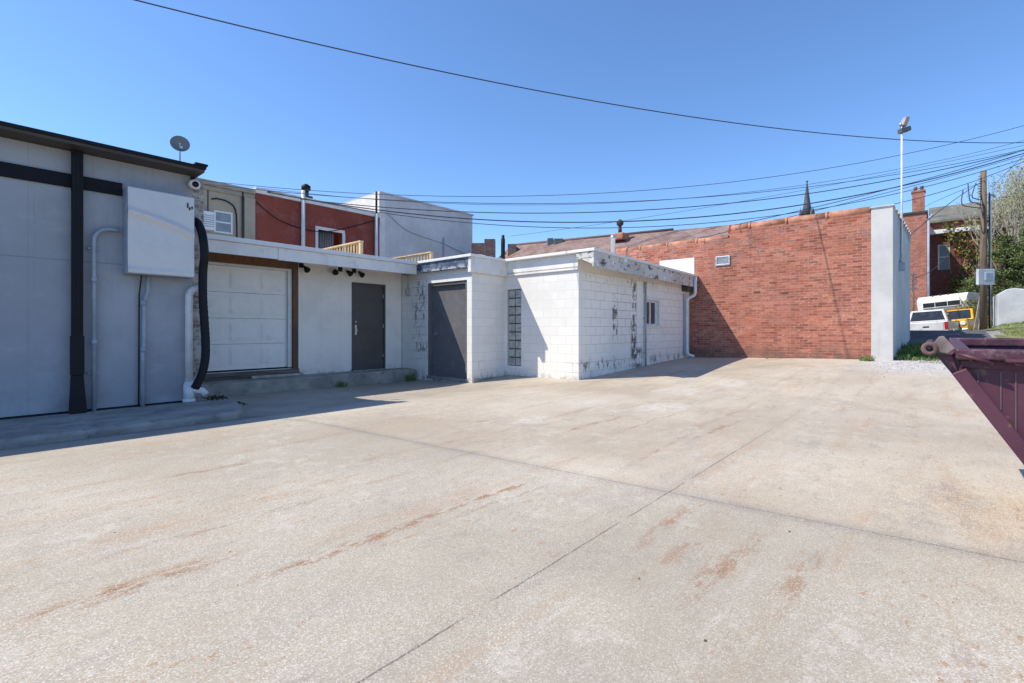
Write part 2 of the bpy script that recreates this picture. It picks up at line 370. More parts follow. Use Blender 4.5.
MB().box(2.42, 2.58, GY+.01, 14.0, -.12, 3.46).build('brick_end', M_STRIP, gb)
MB().box(-7.5, 2.49, GY-.34, 14.2, 3.495, 3.535).build('soffit', M_DARKBROWN, gb)
MB().box(-7.5, 2.51, GY-.36, 14.2, 3.537, 3.585).box(2.36, 2.53, GY-.37, GY-.1, 3.586, 3.62).build('roof', M_BLACK, gb, .008)
MB().box(-7.5, 1.555, GY-.035, GY-.002, 3.00, 3.18).build('trim_band', M_BAND, gb, .006)
d = MB().box(1.01, 1.125, GY-.13, GY-.04, .50, 3.492)
for k in range(3): d.box(1.022+.036*k, 1.04+.036*k, GY-.138, GY-.1295, 1.05, 3.48)
d.box(1.0, 1.135, GY-.14, GY-.03, .5005, 1.02)
d.prism([(.985, GY-.19, .0), (1.155, GY-.19, .0), (1.125, GY-.15, .499), (1.01, GY-.15, .499)], (0, .14, 0))
d.build('black_downspout', M_BLACK, gb, .012)
def arc(c, r, a0, a1, ax, ay, k=8):
    c = Vector(c); return [c + Vector(ax)*r*math.cos(a0+(a1-a0)*i/k) + Vector(ay)*r*math.sin(a0+(a1-a0)*i/k) for i in range(k+1)]
cx, cy = 1.24, GY-.07
t = MB().tube([(cx, cy, .0), (cx, cy, 2.30)] + arc((cx+.18, cy, 2.32), .18, PI, PI/2, (1, 0, 0), (0, 0, 1)) + [(1.52, cy, 2.5)], .026, 10)
for z in (.9, 1.75): t.cyl((cx, cy, z), (cx, cy, z+.07), .034)
for z in (.5, 2.2): t.box(cx-.06, cx+.06, GY-.045, GY-.002, z, z+.025)
t.build('conduit', M_CONDUIT, gb)
t = MB().tube([(1.78, cy, 0), (1.78, cy, .8), (1.795, cy, .86), (1.795, cy, 1.5), (1.84, cy, 1.66), (1.85, cy, 1.92)], .026, 10)
for z in (.78, 1.45): t.cyl((1.787, cy, z), (1.787, cy, z+.08), .035)
t.build('conduit', M_CONDUIT, gb)
MB().tube([(1.74, cy+.03, 0), (1.745, cy+.03, 1.6), (1.77, cy, 1.93)], .009, 6).build('cable', M_BLACK, gb)
px, py = 2.35, GY-.1
t = MB().tube([(px, py, .2), (px, py, 1.60)] + arc((px+.12, py, 1.62), .12, PI, PI/2, (1, 0, 0), (0, 0, 1)) + [(2.53, py, 1.74)], .052, 14)
t.cyl((px, py, .02), (px, py, .27), .075).cyl((px, py, .0), (px, py, .05), .088).cyl((px, py, .25), (px, py, .31), .064)
t.tube([(px+.02, py-.02, .2), (px+.16, py-.08, .16), (px+.2, py-.1, .1)], .05, 12)
t.build('white_downspout', M_PVC, gb)

MB().box(-7.5, 2.415, GY-.004, GY-.001, -.02, .018).build('base_gap', M_BLACK, gb)
# corrugated hose
pts = [pt(u_, y_, d_) for u_, y_, d_ in ((195.5, 221, 7.5), (199, 225, 7.46), (202.5, 235, 7.42), (204.5, 254, 7.38), (203, 272, 7.42), (203, 300, 7.4), (205.5, 340, 7.4), (205, 360, 7.38), (201.5, 375, 7.32), (195, 388, 7.2))]
def spline(p, k=10):
    out = []
    for i in range(len(p)-1):
        a, b, c, d_ = p[max(i-1, 0)], p[i], p[i+1], p[min(i+2, len(p)-1)]
        for j in range(k):
            t_ = j/k
            out.append(.5*((2*b) + (c-a)*t_ + (2*a-5*b+4*c-d_)*t_*t_ + (3*b-a-3*c+d_)*t_**3))
    return out + [p[-1]]
sp_ = spline(pts, 16)
o = MB().tube(sp_, [.060 if i % 2 else .0565 for i in range(len(sp_))], 12).build('drain_hose', M_BLACK)
tag(o, 'black corrugated hose hanging at the end of the grey building', 'hose')

# blank sign box
sg = thing('wall_sign', 'blank wavy silver-white sign box on the grey wall', 'sign', (1.96, GY-.28, 1.9))
M_SIGN = plain("sign_sheet", (.60, .575, .555), .38, .25, .06, 2.5, .03, 12, ((.5, .47, .44), .3), .5)
mb = MB(); nx, nz = 44, 56; X0_, X1_, Z0_, Z1_ = 1.57, 2.37, 1.9, 3.09
def sy(x, z):                               # dented sheet: one long crease and a few shallow waves
    e = (z - 2.76) + (x-X0_)*.42 - .10*math.sin((x-X0_)*2.4)
    return -.022*math.exp(-(e/.05)**2) - .010*mnoise.noise((x*1.6, 0, z*2.1)) - .014*math.exp(-((z-1.93)/.05)**2)*(1.2-(x-X0_))
g_ = [[mb.bm.verts.new((X0_+(X1_-X0_)*i/nx, GY-.275+sy(X0_+(X1_-X0_)*i/nx, Z0_+(Z1_-Z0_)*k/nz), Z0_+(Z1_-Z0_)*k/nz)) for k in range(nz+1)] for i in range(nx+1)]
for i in range(nx):
    for k in range(nz): mb.bm.faces.new((g_[i][k], g_[i+1][k], g_[i+1][k+1], g_[i][k+1])).smooth = True
mb.build('sign_face', M_SIGN, sg)
MB().box(1.56, 2.38, GY-.252, GY-.012, 1.89, 3.10).box(1.56, 2.38, GY-.275, GY-.2525, 3.0905, 3.102).box(1.56, 2.38, GY-.275, GY-.2525, 1.888, 1.8995).build('sign_case', M_CONDUIT, sg, .004)
s_ = MB()
for (x, z, h) in ((2.28, 2.93, .09), (2.305, 2.90, .05), (2.335, 2.92, .05)): s_.box(x, x+.014, GY-.287, GY-.27, z, z+h*.8)
s_.build('scuff_mark', M_BLACK, sg)
# security camera
sc = thing('security_camera', 'round white security camera under the black roof corner', 'camera', (2.42, GY-.06, 3.36))
MB().lathe([(.03, 0), (.075, .03), (.075, .14), (.06, .16)], (2.42, GY+.0, 3.36), 18, (0, -1, -.15)).build('camera_body', M_WHITE, sc)
MB().lathe([(.045, 0), (.045, .01), (.02, .018)], (2.42, GY-.158, 3.337), 18, (0, -1, -.15)).build('lens', M_BLACK, sc)
MB().box(2.395, 2.445, GY-.03, GY-.001, 3.30, 3.48).build('bracket', M_BLACK, sc)
# dish
P = pt(180, 144, 7.9)
ds = thing('satellite_dish', 'small grey satellite dish standing on the black roof edge', 'satellite dish', (P.x, P.y, 3.63))
dn = (-Vector((P.x, P.y, 0)).normalized() + Vector((0, 0, .18))).normalized()
MB().lathe([(.002, 0), (.06, .006), (.1, .018), (.135, .036), (.137, .034), (.1, .010), (.06, -.004), (.002, -.01)], P - dn*.02, 24, dn).build('dish', plain("dish_grey", (.20, .205, .21), .5, 0, .1), ds)
MB().tube([P - dn*.03, P - dn*.09 - Vector((0, 0, .06)), (P.x, P.y, 3.68)], .011, 8).build('mast', M_GALV, ds)
MB().tube([P + Vector((0, 0, -.12)), P + dn*.13 + Vector((0, 0, -.05))], .006, 6).box(P.x-.02, P.x+.02, P.y-.07, P.y-.03, P.z-.09, P.z-.05).build('feed_arm', M_GALV, ds)
MB().obox((P.x, P.y, 3.655), R*.12, F*.05, (0, 0, .018)).obox((P.x, P.y, 3.70), R*.035, F*.035, (0, 0, .03)).build('base_plate', M_GALV, ds)

# apron pavement and ledge
m = MB(); poly = [(-7.5, 7.03), (2.5, 7.08), (2.66, 7.3), (2.85, 8.0), (2.95, GY-.004), (-7.5, GY-.004)]
m.prism([(x, y, -.35) for x, y in poly], (0, 0, .345)); o = m.build('pavement', M_CONC, None, .045, 3); o['kind'] = 'structure'
o = MB().box(2.62, 7.66, 9.86, 10.46, -.4, .12).build('kerb', M_CONC, None, .03, 3); o['kind'] = 'structure'

# ------------------------------------------------------------------ garage building
n = N("white_board_siding")
gr = n.math('ABSOLUTE', n.math('SUBTRACT', n.math('FRACT', n.math('DIVIDE', n.math('SUBTRACT', n.X, .18), .46)), .5))
c_ = n.mix(n.ramp(n.noise(1.2, 6, rough=.7), .4, .7), (.84, .79, .73), (.74, .69, .63))
c_ = n.mix(n.ramp(gr, .0, .012, .3, 0.0), c_, (.42, .40, .37))
c_ = n.mix(n.math('MULTIPLY', n.ramp(n.Z, .1, .28, .8, 0.0), n.ramp(n.noise(6, 5), .48, .68)), c_, (.34, .3, .26))
M_SIDING = n.out(c_, .7, 0, n.bump(n.ramp(gr, 0, .012), .4, .01, n.bump(n.noise(40, 3), .08, .01)), .35)
n = N("weathered_jamb")
M_JAMB = n.out(n.mix(n.ramp(n.noise(5, 6, n.scale(n.pos, (1, 1, .35)), .7), .38, .64), (.20, .085, .035), (.09, .06, .045)), .75, 0, n.bump(n.noise(30, 4), .3, .01))
n = N("weathered_plank")
M_PLANK = n.out(n.mix(n.ramp(n.noise(6, 6, n.scale(n.pos, (.2, 1, 3)), .7), .35, .65), (.2, .175, .155), (.09, .075, .065)), .85, 0, n.bump(n.noise(20, 5, n.scale(n.pos, (.15, 1, 4))), .5, .02))
WY = 10.49
ga = thing('garage_building', 'low white-sided building with a white overhead door and raised kerb', 'building', (5, WY, 0))
GD = (2.93, 4.80, .27, 2.42)
MB().wally(WY, WY+.18, 2.6, 7.66, .0, 2.644, [GD, (6.22, 7.17, .121, 2.25)]).build('wall', M_SIDING, ga)
MB().box(2.6, 7.6, WY+.4, 18.0, .0, 2.70).build('inner_wall', M_SIDING, ga)
MB().box(2.6, 7.49, 9.58, 18.0, 2.705, 2.79).build('roof', plain("white_drip_edge", (.7, .7, .7), .4, 0, .06), ga, .008)
f = MB().box(2.6, 4.13, 9.635, 9.67, 2.48, 2.704).box(4.133, 7.15, 9.625, 9.67, 2.465, 2.704).box(7.153, 7.49, 9.635, 9.67, 2.475, 2.704)
f.build('fascia', M_TRIM, ga, .004)
MB().box(2.6, 7.49, 9.671, WY+.3, 2.645, 2.68).build('soffit', M_TRIM, ga)
jw = MB().box(2.78, 4.92, WY-.03, WY+.05, 2.42, 2.60).box(4.80, 4.92, WY-.032, WY+.05, .122, 2.418).box(2.80, 2.93, WY-.03, WY+.05, .122, 2.418)
jw.build('door_frame', M_JAMB, ga, .006)
MB().box(2.93, 4.80, WY+.02, WY+.12, 2.37, 2.42).box(4.72, 4.80, WY+.02, WY+.12, .3, 2.369).build('door_stop', M_WHITE, ga)
MB().box(2.62, 4.95, WY-.11, WY-.034, .122, .185).box(2.62, 4.93, WY-.06, WY+.16, .186, .262).build('plank_sill', M_PLANK, ga, .005)
MB().box(3.9, 4.95, WY-.2, WY-.115, .122, .17).build('loose_board', plain("pale_board", (.42, .38, .33), .8, 0, .3, 7), ga, .006)
M_GDOOR = plain("white_overhead_door", (.84, .80, .75), .45, 0, .05, 2, .05, 60, ((.5, .48, .45), .3))
gd = MB(); Y0 = WY+.09
x0, x1, z0, z1 = 2.93, 4.72, .30, 2.37
for r in range(4):
    a = z0+(z1-z0)*r/4; b = z0+(z1-z0)*(r+1)/4
    gd.box(x0, x1, Y0, Y0+.045, a+.0025, b-.0025)
    for c in range(3):
        p = x0 + (x1-x0)*c/3 + .06; q = x0 + (x1-x0)*(c+1)/3 - .06
        lo, hi = a+.08, b-.08
        gd.prism([(p, Y0-.0005, lo), (q, Y0-.0005, lo), (q, Y0-.0005, hi), (p, Y0-.0005, hi)], (0, -.006, 0))
        gd.prism([(p+.03, Y0-.0065, lo+.03), (q-.03, Y0-.0065, lo+.03), (q-.03, Y0-.0065, hi-.03), (p+.03, Y0-.0065, hi-.03)], (0, -.006, 0))
g_ = gd.build('garage_door', M_GDOOR, ga, .004)
MB().box(2.93, 4.72, Y0-.004, Y0+.04, .265, .302).build('bottom_seal', M_BLACK, g_)
# brown-grey man door
dr_ = MB().box(6.27, 7.12, WY+.03, WY+.075, .13, 2.2).build('door', M_DOOR2, ga, .004)
MB().box(6.225, 6.268, WY-.012, WY+.1, .122, 2.246).box(7.122, 7.166, WY-.012, WY+.1, .122, 2.246).box(6.27, 7.12, WY-.011, WY+.1, 2.202, 2.246).build('jamb', M_DOOR2, dr_, .004)
MB().box(6.32, 6.37, WY+.018, WY+.029, .98, 1.22).build('lock_plate', M_STEEL, dr_, .003)
MB().tube([(6.345, WY+.02, 1.02), (6.345, WY-.03, 1.03), (6.345, WY-.03, 1.14), (6.345, WY+.02, 1.15)], .01, 8).build('handle', M_STEEL, dr_)
MB().lathe([(.022, 0), (.022, .02), (.012, .022)], (6.345, WY+.03, 1.3), 12, (0, -1, 0)).build('deadbolt', M_STEEL, dr_)
for z in (.4, 1.15, 1.9): MB().cyl((7.115, WY+.02, z), (7.115, WY+.02, z+.1), .012).build('hinge', M_STEEL, dr_)
# floodlights
def flood(x, lab, heads):
    P = Vector((x, WY-.01, 2.52)); o = thing('floodlight', lab, 'floodlight', P)
    MB().box(x-.05, x+.05, WY-.03, WY-.002, 2.47, 2.57).build('bracket', M_BLACK, o, .004)
    for dx in heads:
        MB().lathe([(.025, 0), (.035, .05), (.065, .12), (.068, .15), (.05, .152)], (x+dx*.4, WY-.05, 2.5), 14, (dx, -.6, -.5)).build('lamp_head', M_BLACK, o)
    return o
flood(4.99, 'single small dark floodlight beside the garage door frame', (.12,))
flood(5.92, 'twin-headed dark floodlight left of the brown-grey door', (-.35, .35))
flood(6.28, 'single dark floodlight just above the brown-grey door', (.25,))
mb_ = thing('wall_box', 'small grey electrical box on the block wall near the inside corner', 'electrical box', (7.63, 10.2, 2.0))
MB().box(7.59, 7.678, 10.14, 10.25, 1.98, 2.16).build('box_body', M_GALV, mb_, .008)
MB().cyl((7.64, 10.2, 2.16), (7.64, 10.2, 2.64), .018).build('conduit', M_GALV, mb_)

# roof-deck railings
def railing(x, lab):
    o = thing('deck_railing', lab, 'railing', (x, 12.9, 2.79), group='pine railings on the garage roof')
    MB().box(x-.06, x+.06, 11.95, 14.1, 3.54, 3.58).build('top_rail', M_WOODNEW, o, .004)
    MB().box(x-.02, x+.02, 12.05, 14.0, 3.08, 3.16).build('bottom_rail', M_WOODNEW, o)
    for y in (12.0, 14.05): MB().box(x-.045, x+.045, y-.045, y+.045, 2.79, 3.538).build('post', M_WOODNEW, o, .004)
    for k in range(12):
        y = 12.18 + k*.155
        MB().box(x-.018, x+.018, y-.018, y+.018, 3.161, 3.539).build('baluster', M_WOODNEW, o)
railing(7.4, 'pale pine railing on the low roof in front of the red wall')
railing(9.9, 'pale pine railing on the low roof in front of the tall grey wall')

# ------------------------------------------------------------------ white block building
def blockmat(name, axis, stains=(), base=(.80, .775, .73), vis=.22):
    n = N(name); h = n.X if axis == 'x' else n.Y
    bk = n.n.new('ShaderNodeTexBrick'); n.l.new(n.vec(n.math('ADD', h, 40.1), n.math('ADD', n.Z, 10.02)), bk.inputs['Vector'])
    bk.inputs['Scale'].default_value = 1; bk.inputs['Brick Width'].default_value = .4; bk.inputs['Row Height'].default_value = .2
    bk.inputs['Mortar Size'].default_value = .006; bk.inputs['Mortar Smooth'].default_value = .4
    bk.inputs['Color1'].default_value = base+(1,); bk.inputs['Color2'].default_value = mul(base, .95)+(1,); bk.inputs['Mortar'].default_value = mul(base, 1-vis)+(1,)
    mor = bk.outputs[1]
    col = n.mix(n.ramp(n.noise(.9, 6, rough=.65), .4, .72), bk.outputs[0], mul(base, .86))
    nz = n.noise(7, 7, n.scale(n.pos, (1, 1, .6)), .72); nz2 = n.noise(16, 5, rough=.7)
    # grime near the ground
    gm = n.math('MULTIPLY', n.ramp(n.Z, -.1, .2, 1.0, 0.0), n.ramp(nz, .42, .62))
    col = n.mix(n.math('MULTIPLY', gm, .75), col, (.12, .11, .10))
    # streaks of flaked paint
    for (a, b, lo, hi, sh, amt, thr) in stains:
        m = n.math('MULTIPLY', n.win(h, a, b, sh), n.win(n.Z, lo, hi, .12))
        m1 = n.math('MULTIPLY', m, n.ramp(nz, thr, thr+.08))
        m2 = n.math('MULTIPLY', m, n.math('MULTIPLY', mor, n.ramp(nz2, .38, .48)))
        m = n.math('MAXIMUM', m1, m2)
        col = n.mix(n.math('MULTIPLY', m, amt), col, (.085, .08, .078))
    fl = n.math('MULTIPLY', n.ramp(n.noise(4.3, 7, rough=.75), .64, .68), .5)
    col = n.mix(fl, col, (.5, .47, .43))
    nr = n.bump(mor, -.5, .012, n.bump(n.noise(60, 4), .22, .006))
    return n.out(col, .75, 0, nr, .3)
M_BLK_FRONT = blockmat("painted_block_front", 'y', [(5.6, 6.1, .18, .42, .1, .8, .6), (9.5, 10.0, .4, 2.4, .15, .8, .52)])
M_BLK_RET = blockmat("painted_block_return", 'x', [(7.7, 8.1, .2, .42, .1, .7, .6)])
M_BLK_SIDE = blockmat("painted_block_side", 'x', [(11.2, 11.48, .35, 2.32, .09, .95, .45), (10.25, 11.25, .75, 2.15, .12, .85, .66), (10.25, 10.5, .9, 1.9, .05, .9, .5), (8.8, 11.3, .2, .42, .2, .9, .52), (9.0, 10.2, .6, 2.3, .3, .5, .66), (12.9, 14.6, .5, 2.2, .3, .5, .66), (11.3, 12.6, .45, 1.2, .2, .6, .62), (9.0, 14.8, 2.24, 2.42, .05, .6, .56), (11.3, 11.8, .1, .62, .12, 1.0, .42), (12.3, 14.9, .2, .42, .3, .7, .52)], (.88, .835, .765), .13)  # same paint as front; base lightened and warmed to offset the side's shade
M_ROOFEDGE = plain("white_roof_edge", (.76, .76, .75), .5, 0, .06)
n = N("peeling_fascia"); f_ = n.noise(8, 7, n.scale(n.pos, (.6, 1, 1.3)), .75)
c_ = n.mix(n.ramp(n.noise(1.2, 4), .4, .65), (.60, .58, .54), (.5, .47, .43)); c_ = n.mix(n.math('MULTIPLY', n.ramp(f_, .535, .58), n.ramp(n.noise(2.2, 3), .42, .52)), c_, (.10, .085, .08)); c_ = n.mix(n.ramp(n.noise(5, 6), .63, .67), c_, (.8, .79, .77))
M_PEEL = n.out(c_, .8, 0, n.bump(f_, -.4, .01))
n = N("peeling_blue_strip"); f_ = n.noise(7, 7, n.scale(n.pos, (1, .7, 1.6)), .72)
c_ = n.mix(n.ramp(f_, .5, .58), (.05, .075, .13), (.16, .2, .28)); c_ = n.mix(n.math('MULTIPLY', n.ramp(n.noise(10, 6), .5, .56), n.ramp(n.Z, 2.5, 2.62, 1.0, .1)), c_, (.55, .57, .6))
M_BLUESTRIP = n.out(c_, .6, 0, n.bump(f_, .4, .01))
DX, CXX, CY, BY = 7.68, 8.80, 5.75, 7.88
BX = 15.15
bb = thing('block_building', 'low white painted concrete-block building in the middle of the yard', 'building', (10, 7, 0))
DO = (8.04, 9.47, -.08, 2.25)
MB().wallx(DX, DX+.2, BY, 10.7, -.3, 2.74, [DO]).build('wall', M_BLK_FRONT, bb)
MB().box(DX+.2005, CXX, BY+.0004, BY+.2, -.3, 2.74).build('wall', M_BLK_RET, bb)
GW = (7.36, 7.81, .24, 2.08)
MB().wallx(CXX, CXX+.2, CY+.0004, BY-.0004, -.3, 2.74, [GW]).build('wall', M_BLK_FRONT, bb)
SW = (12.03, 12.80, 1.22, 1.90)
MB().wally(CY, CY+.2, CXX+.0004, 14.75, -.3, 2.74, [SW]).box(14.75, BX-.002, CY+.03, CY+.2, -.3, 2.74).build('wall', M_BLK_SIDE, bb)
MB().box(DX+.6, BX-.05, BY+.4, 11.5, -.2, 2.735).box(CXX+.7, BX-.05, CY+.5, BY+.398, -.2, 2.735).build('inner_wall', M_BLK_SIDE, bb)
# thin roof slab following the plan, then a boxed fascia on the right side
rp = [(DX-.17, 10.3), (DX-.17, BY-.14), (CXX-.15, BY-.14), (CXX-.15, CY-.48), (BX-.01, CY-.25), (BX-.01, 11.5), (DX-.17, 11.5)]
MB().prism([(x, y, 2.742) for x, y in rp], (0, 0, .062)).build('roof', M_ROOFEDGE, bb, .008)
FA = (CXX-.13, CY-.45); FB = (14.92, CY-.225)
MB().prism([(FA[0], FA[1], 2.42), (FB[0], FB[1], 2.42), (FB[0], FB[1]+.03, 2.42), (FA[0], FA[1]+.03, 2.42)], (0, 0, .32)).prism([(FA[0], FA[1]+.031, 2.6), (FB[0], FB[1]+.031, 2.6), (FB[0], CY-.001, 2.6), (FA[0], CY-.001, 2.6)], (0, 0, .02)).box(FB[0]-.025, FB[0], FB[1]+.0305, CY-.002, 2.45, 2.599).build('side_fascia', M_PEEL, bb, .005)
MB().prism([(CXX-.13, CY-.419, 2.47), (CXX-.13, CY-.419, 2.739), (CXX-.13, CY-.02, 2.739), (CXX-.13, CY-.02, 2.66)], (.025, 0, 0)).build('fascia_end', M_PEEL, bb, .004)
MB().box(14.45, 14.88, CY-.19, CY-.002, 2.28, 2.598).build('dark_bracket', M_DARKBROWN, bb, .01)
MB().box(CXX-.03, CXX-.0015, CY-.001, BY-.105, 2.47, 2.741).build('front_fascia', M_TRIM, bb, .004)
MB().box(CXX-.045, CXX-.001, CY-.0, BY-.105, 2.40, 2.44).build('ledge_trim', M_TRIM, bb, .004)
MB().box(DX-.13, DX-.001, BY-.02, 10.3, 2.52, 2.741).build('blue_fascia', M_BLUESTRIP, bb, .005)
MB().box(DX-.13, CXX-.002, BY-.1, BY-.001, 2.40, 2.741).build('return_fascia', M_TRIM, bb, .005)
# plinth / footing splash
MB().box(CXX-.05, CXX-.0015, CY-.05, BY, -.3, .012).box(CXX-.05, BX-.3, CY-.06, CY-.0015, -.3, .03).box(DX-.001, CXX-.052, BY-.05, BY-.0015, -.3, -.01).build('footing', M_CONC, bb, .02)
# service door
dd = MB().box(DX+.11, DX+.16, 8.13, 9.39, -.02, 2.17).build('door', M_DOOR, bb, .004)
MB().box(DX+.03, DX+.17, 8.045, 8.128, -.05, 2.245).box(DX+.03, DX+.17, 9.392, 9.465, -.05, 2.245).box(DX+.031, DX+.17, 8.129, 9.391, 2.172, 2.244).build('jamb', M_DOOR, dd, .004)
MB().box(DX-.03, DX+.14, 8.045, 9.465, -.095, -.022).build('threshold', M_GALV, dd, .004)
MB().lathe([(.035, 0), (.035, .012), (.013, .014), (.013, .05)], (DX+.11, 9.27, 1.0), 14, (-1, 0, 0)).build('handle_rose', M_STEEL, dd)
MB().box(DX+.035, DX+.06, 9.13, 9.285, .988, 1.012).build('handle', M_STEEL, dd, .003)
for z in (.35, 1.1, 1.85): MB().cyl((DX+.1, 8.128, z), (DX+.1, 8.128, z+.11), .012).build('hinge', M_STEEL, dd)
# glass block window
n = N("glass_block"); M_GBLK = n.out(n.mix(n.ramp(n.noise(9, 4), .4, .6), (.42, .43, .41), (.28, .295, .285)), .25, 0, n.bump(n.noise(11, 3), .5, .03), .6)
gw = MB().box(CXX+.07, CXX+.12, GW[0], GW[1], GW[2], GW[3]).build('glass_block_window', plain("dark_mortar", (.13, .125, .11), .9), bb)
for r in range(9):
    for c in range(2):
        y0 = GW[0] + .016 + c*.217; z0 = GW[2] + .013 + r*.2035
        MB().box(CXX+.035, CXX+.069, y0, y0+.196, z0, z0+.178).build('glass_block', M_GBLK, gw, .012, 3)
# side slider window
wn = MB().box(SW[0], SW[1], CY+.06, CY+.12, SW[2], SW[2]+.05).box(SW[0], SW[1], CY+.06, CY+.12, SW[3]-.05, SW[3]).box(SW[0], SW[0]+.05, CY+.06, CY+.12, SW[2]+.0505, SW[3]-.0505).box(SW[1]-.05, SW[1], CY+.06, CY+.12, SW[2]+.0505, SW[3]-.0505).box(12.385, 12.445, CY+.055, CY+.12, SW[2]+.0505, SW[3]-.0505).build('window', M_WHITE, bb, .003)
MB().box(SW[0]-.09, SW[1]+.09, CY-.022, CY-.001, SW[3], SW[3]+.09).box(SW[0]-.09, SW[0], CY-.022, CY-.001, SW[2], SW[3]-.0005).box(SW[1], SW[1]+.09, CY-.022, CY-.001, SW[2], SW[3]-.0005).build('frame', M_WHITE, wn, .003)
MB().box(SW[0]-.11, SW[1]+.11, CY-.05, CY-.001, SW[2]-.07, SW[2]-.0005).build('sill', M_WHITE, wn, .004)
for a, b in ((SW[0]+.05, 12.385), (12.445, SW[1]-.05)): MB().box(a, b, CY+.085, CY+.09, SW[2]+.05, SW[3]-.05).build('pane', M_GLASS, wn)
# pipes
t = MB().cyl((11.92, CY-.05, .1), (11.92, CY-.05, 2.28), .024, None, 10).cyl((11.92, CY-.05, 2.2), (11.92, CY-.05, 2.36), .034, None, 10)
for z in (.5, 1.4, 2.1): t.box(11.87, 11.97, CY-.028, CY-.001, z, z+.025)
t.build('wall_pipe', M_CONDUIT, bb)
dx_ = 14.74
t = MB().tube([(14.8, CY-.29, 2.70), (14.8, CY-.29, 2.24), (14.79, CY-.26, 2.16), (14.73, CY-.09, 2.06), (14.72, CY-.06, 2.0), (14.72, CY-.06, .42), (14.72, CY-.12, .34), (14.7, CY-.28, .3)], .047, 10)
t.build('white_downspout', M_PVC, bb)
MB().cyl((dx_-.2, CY-.035, .3), (dx_-.2, CY-.035, 2.2), .014).build('blue_conduit', plain("blue_grey_conduit", (.2, .3, .42), .5), bb)
P = pt(613, 237, 14.0)
MB().lathe([(.065, 0), (.065, .92), (.085, .93), (.085, 1.0), (.05, 1.04)], (P.x, P.y, 2.80), 16).build('vent_pipe', M_GALV, bb)
P = pt(503, 236, 13.6)
MB().lathe([(.06, 0), (.06, .85), (.045, .87), (.045, .95), (.02, .97)], (P.x, P.y, 2.80), 12).build('flue_pipe', M_BLACK, bb)
P = pt(476, 251, 12.2)
MB().lathe([(.26, 0), (.26, .07), (.3, .09), (.24, .17), (.05, .2)], (P.x, P.y, 2.80), 18).build('roof_vent', M_ROOFEDGE, bb)

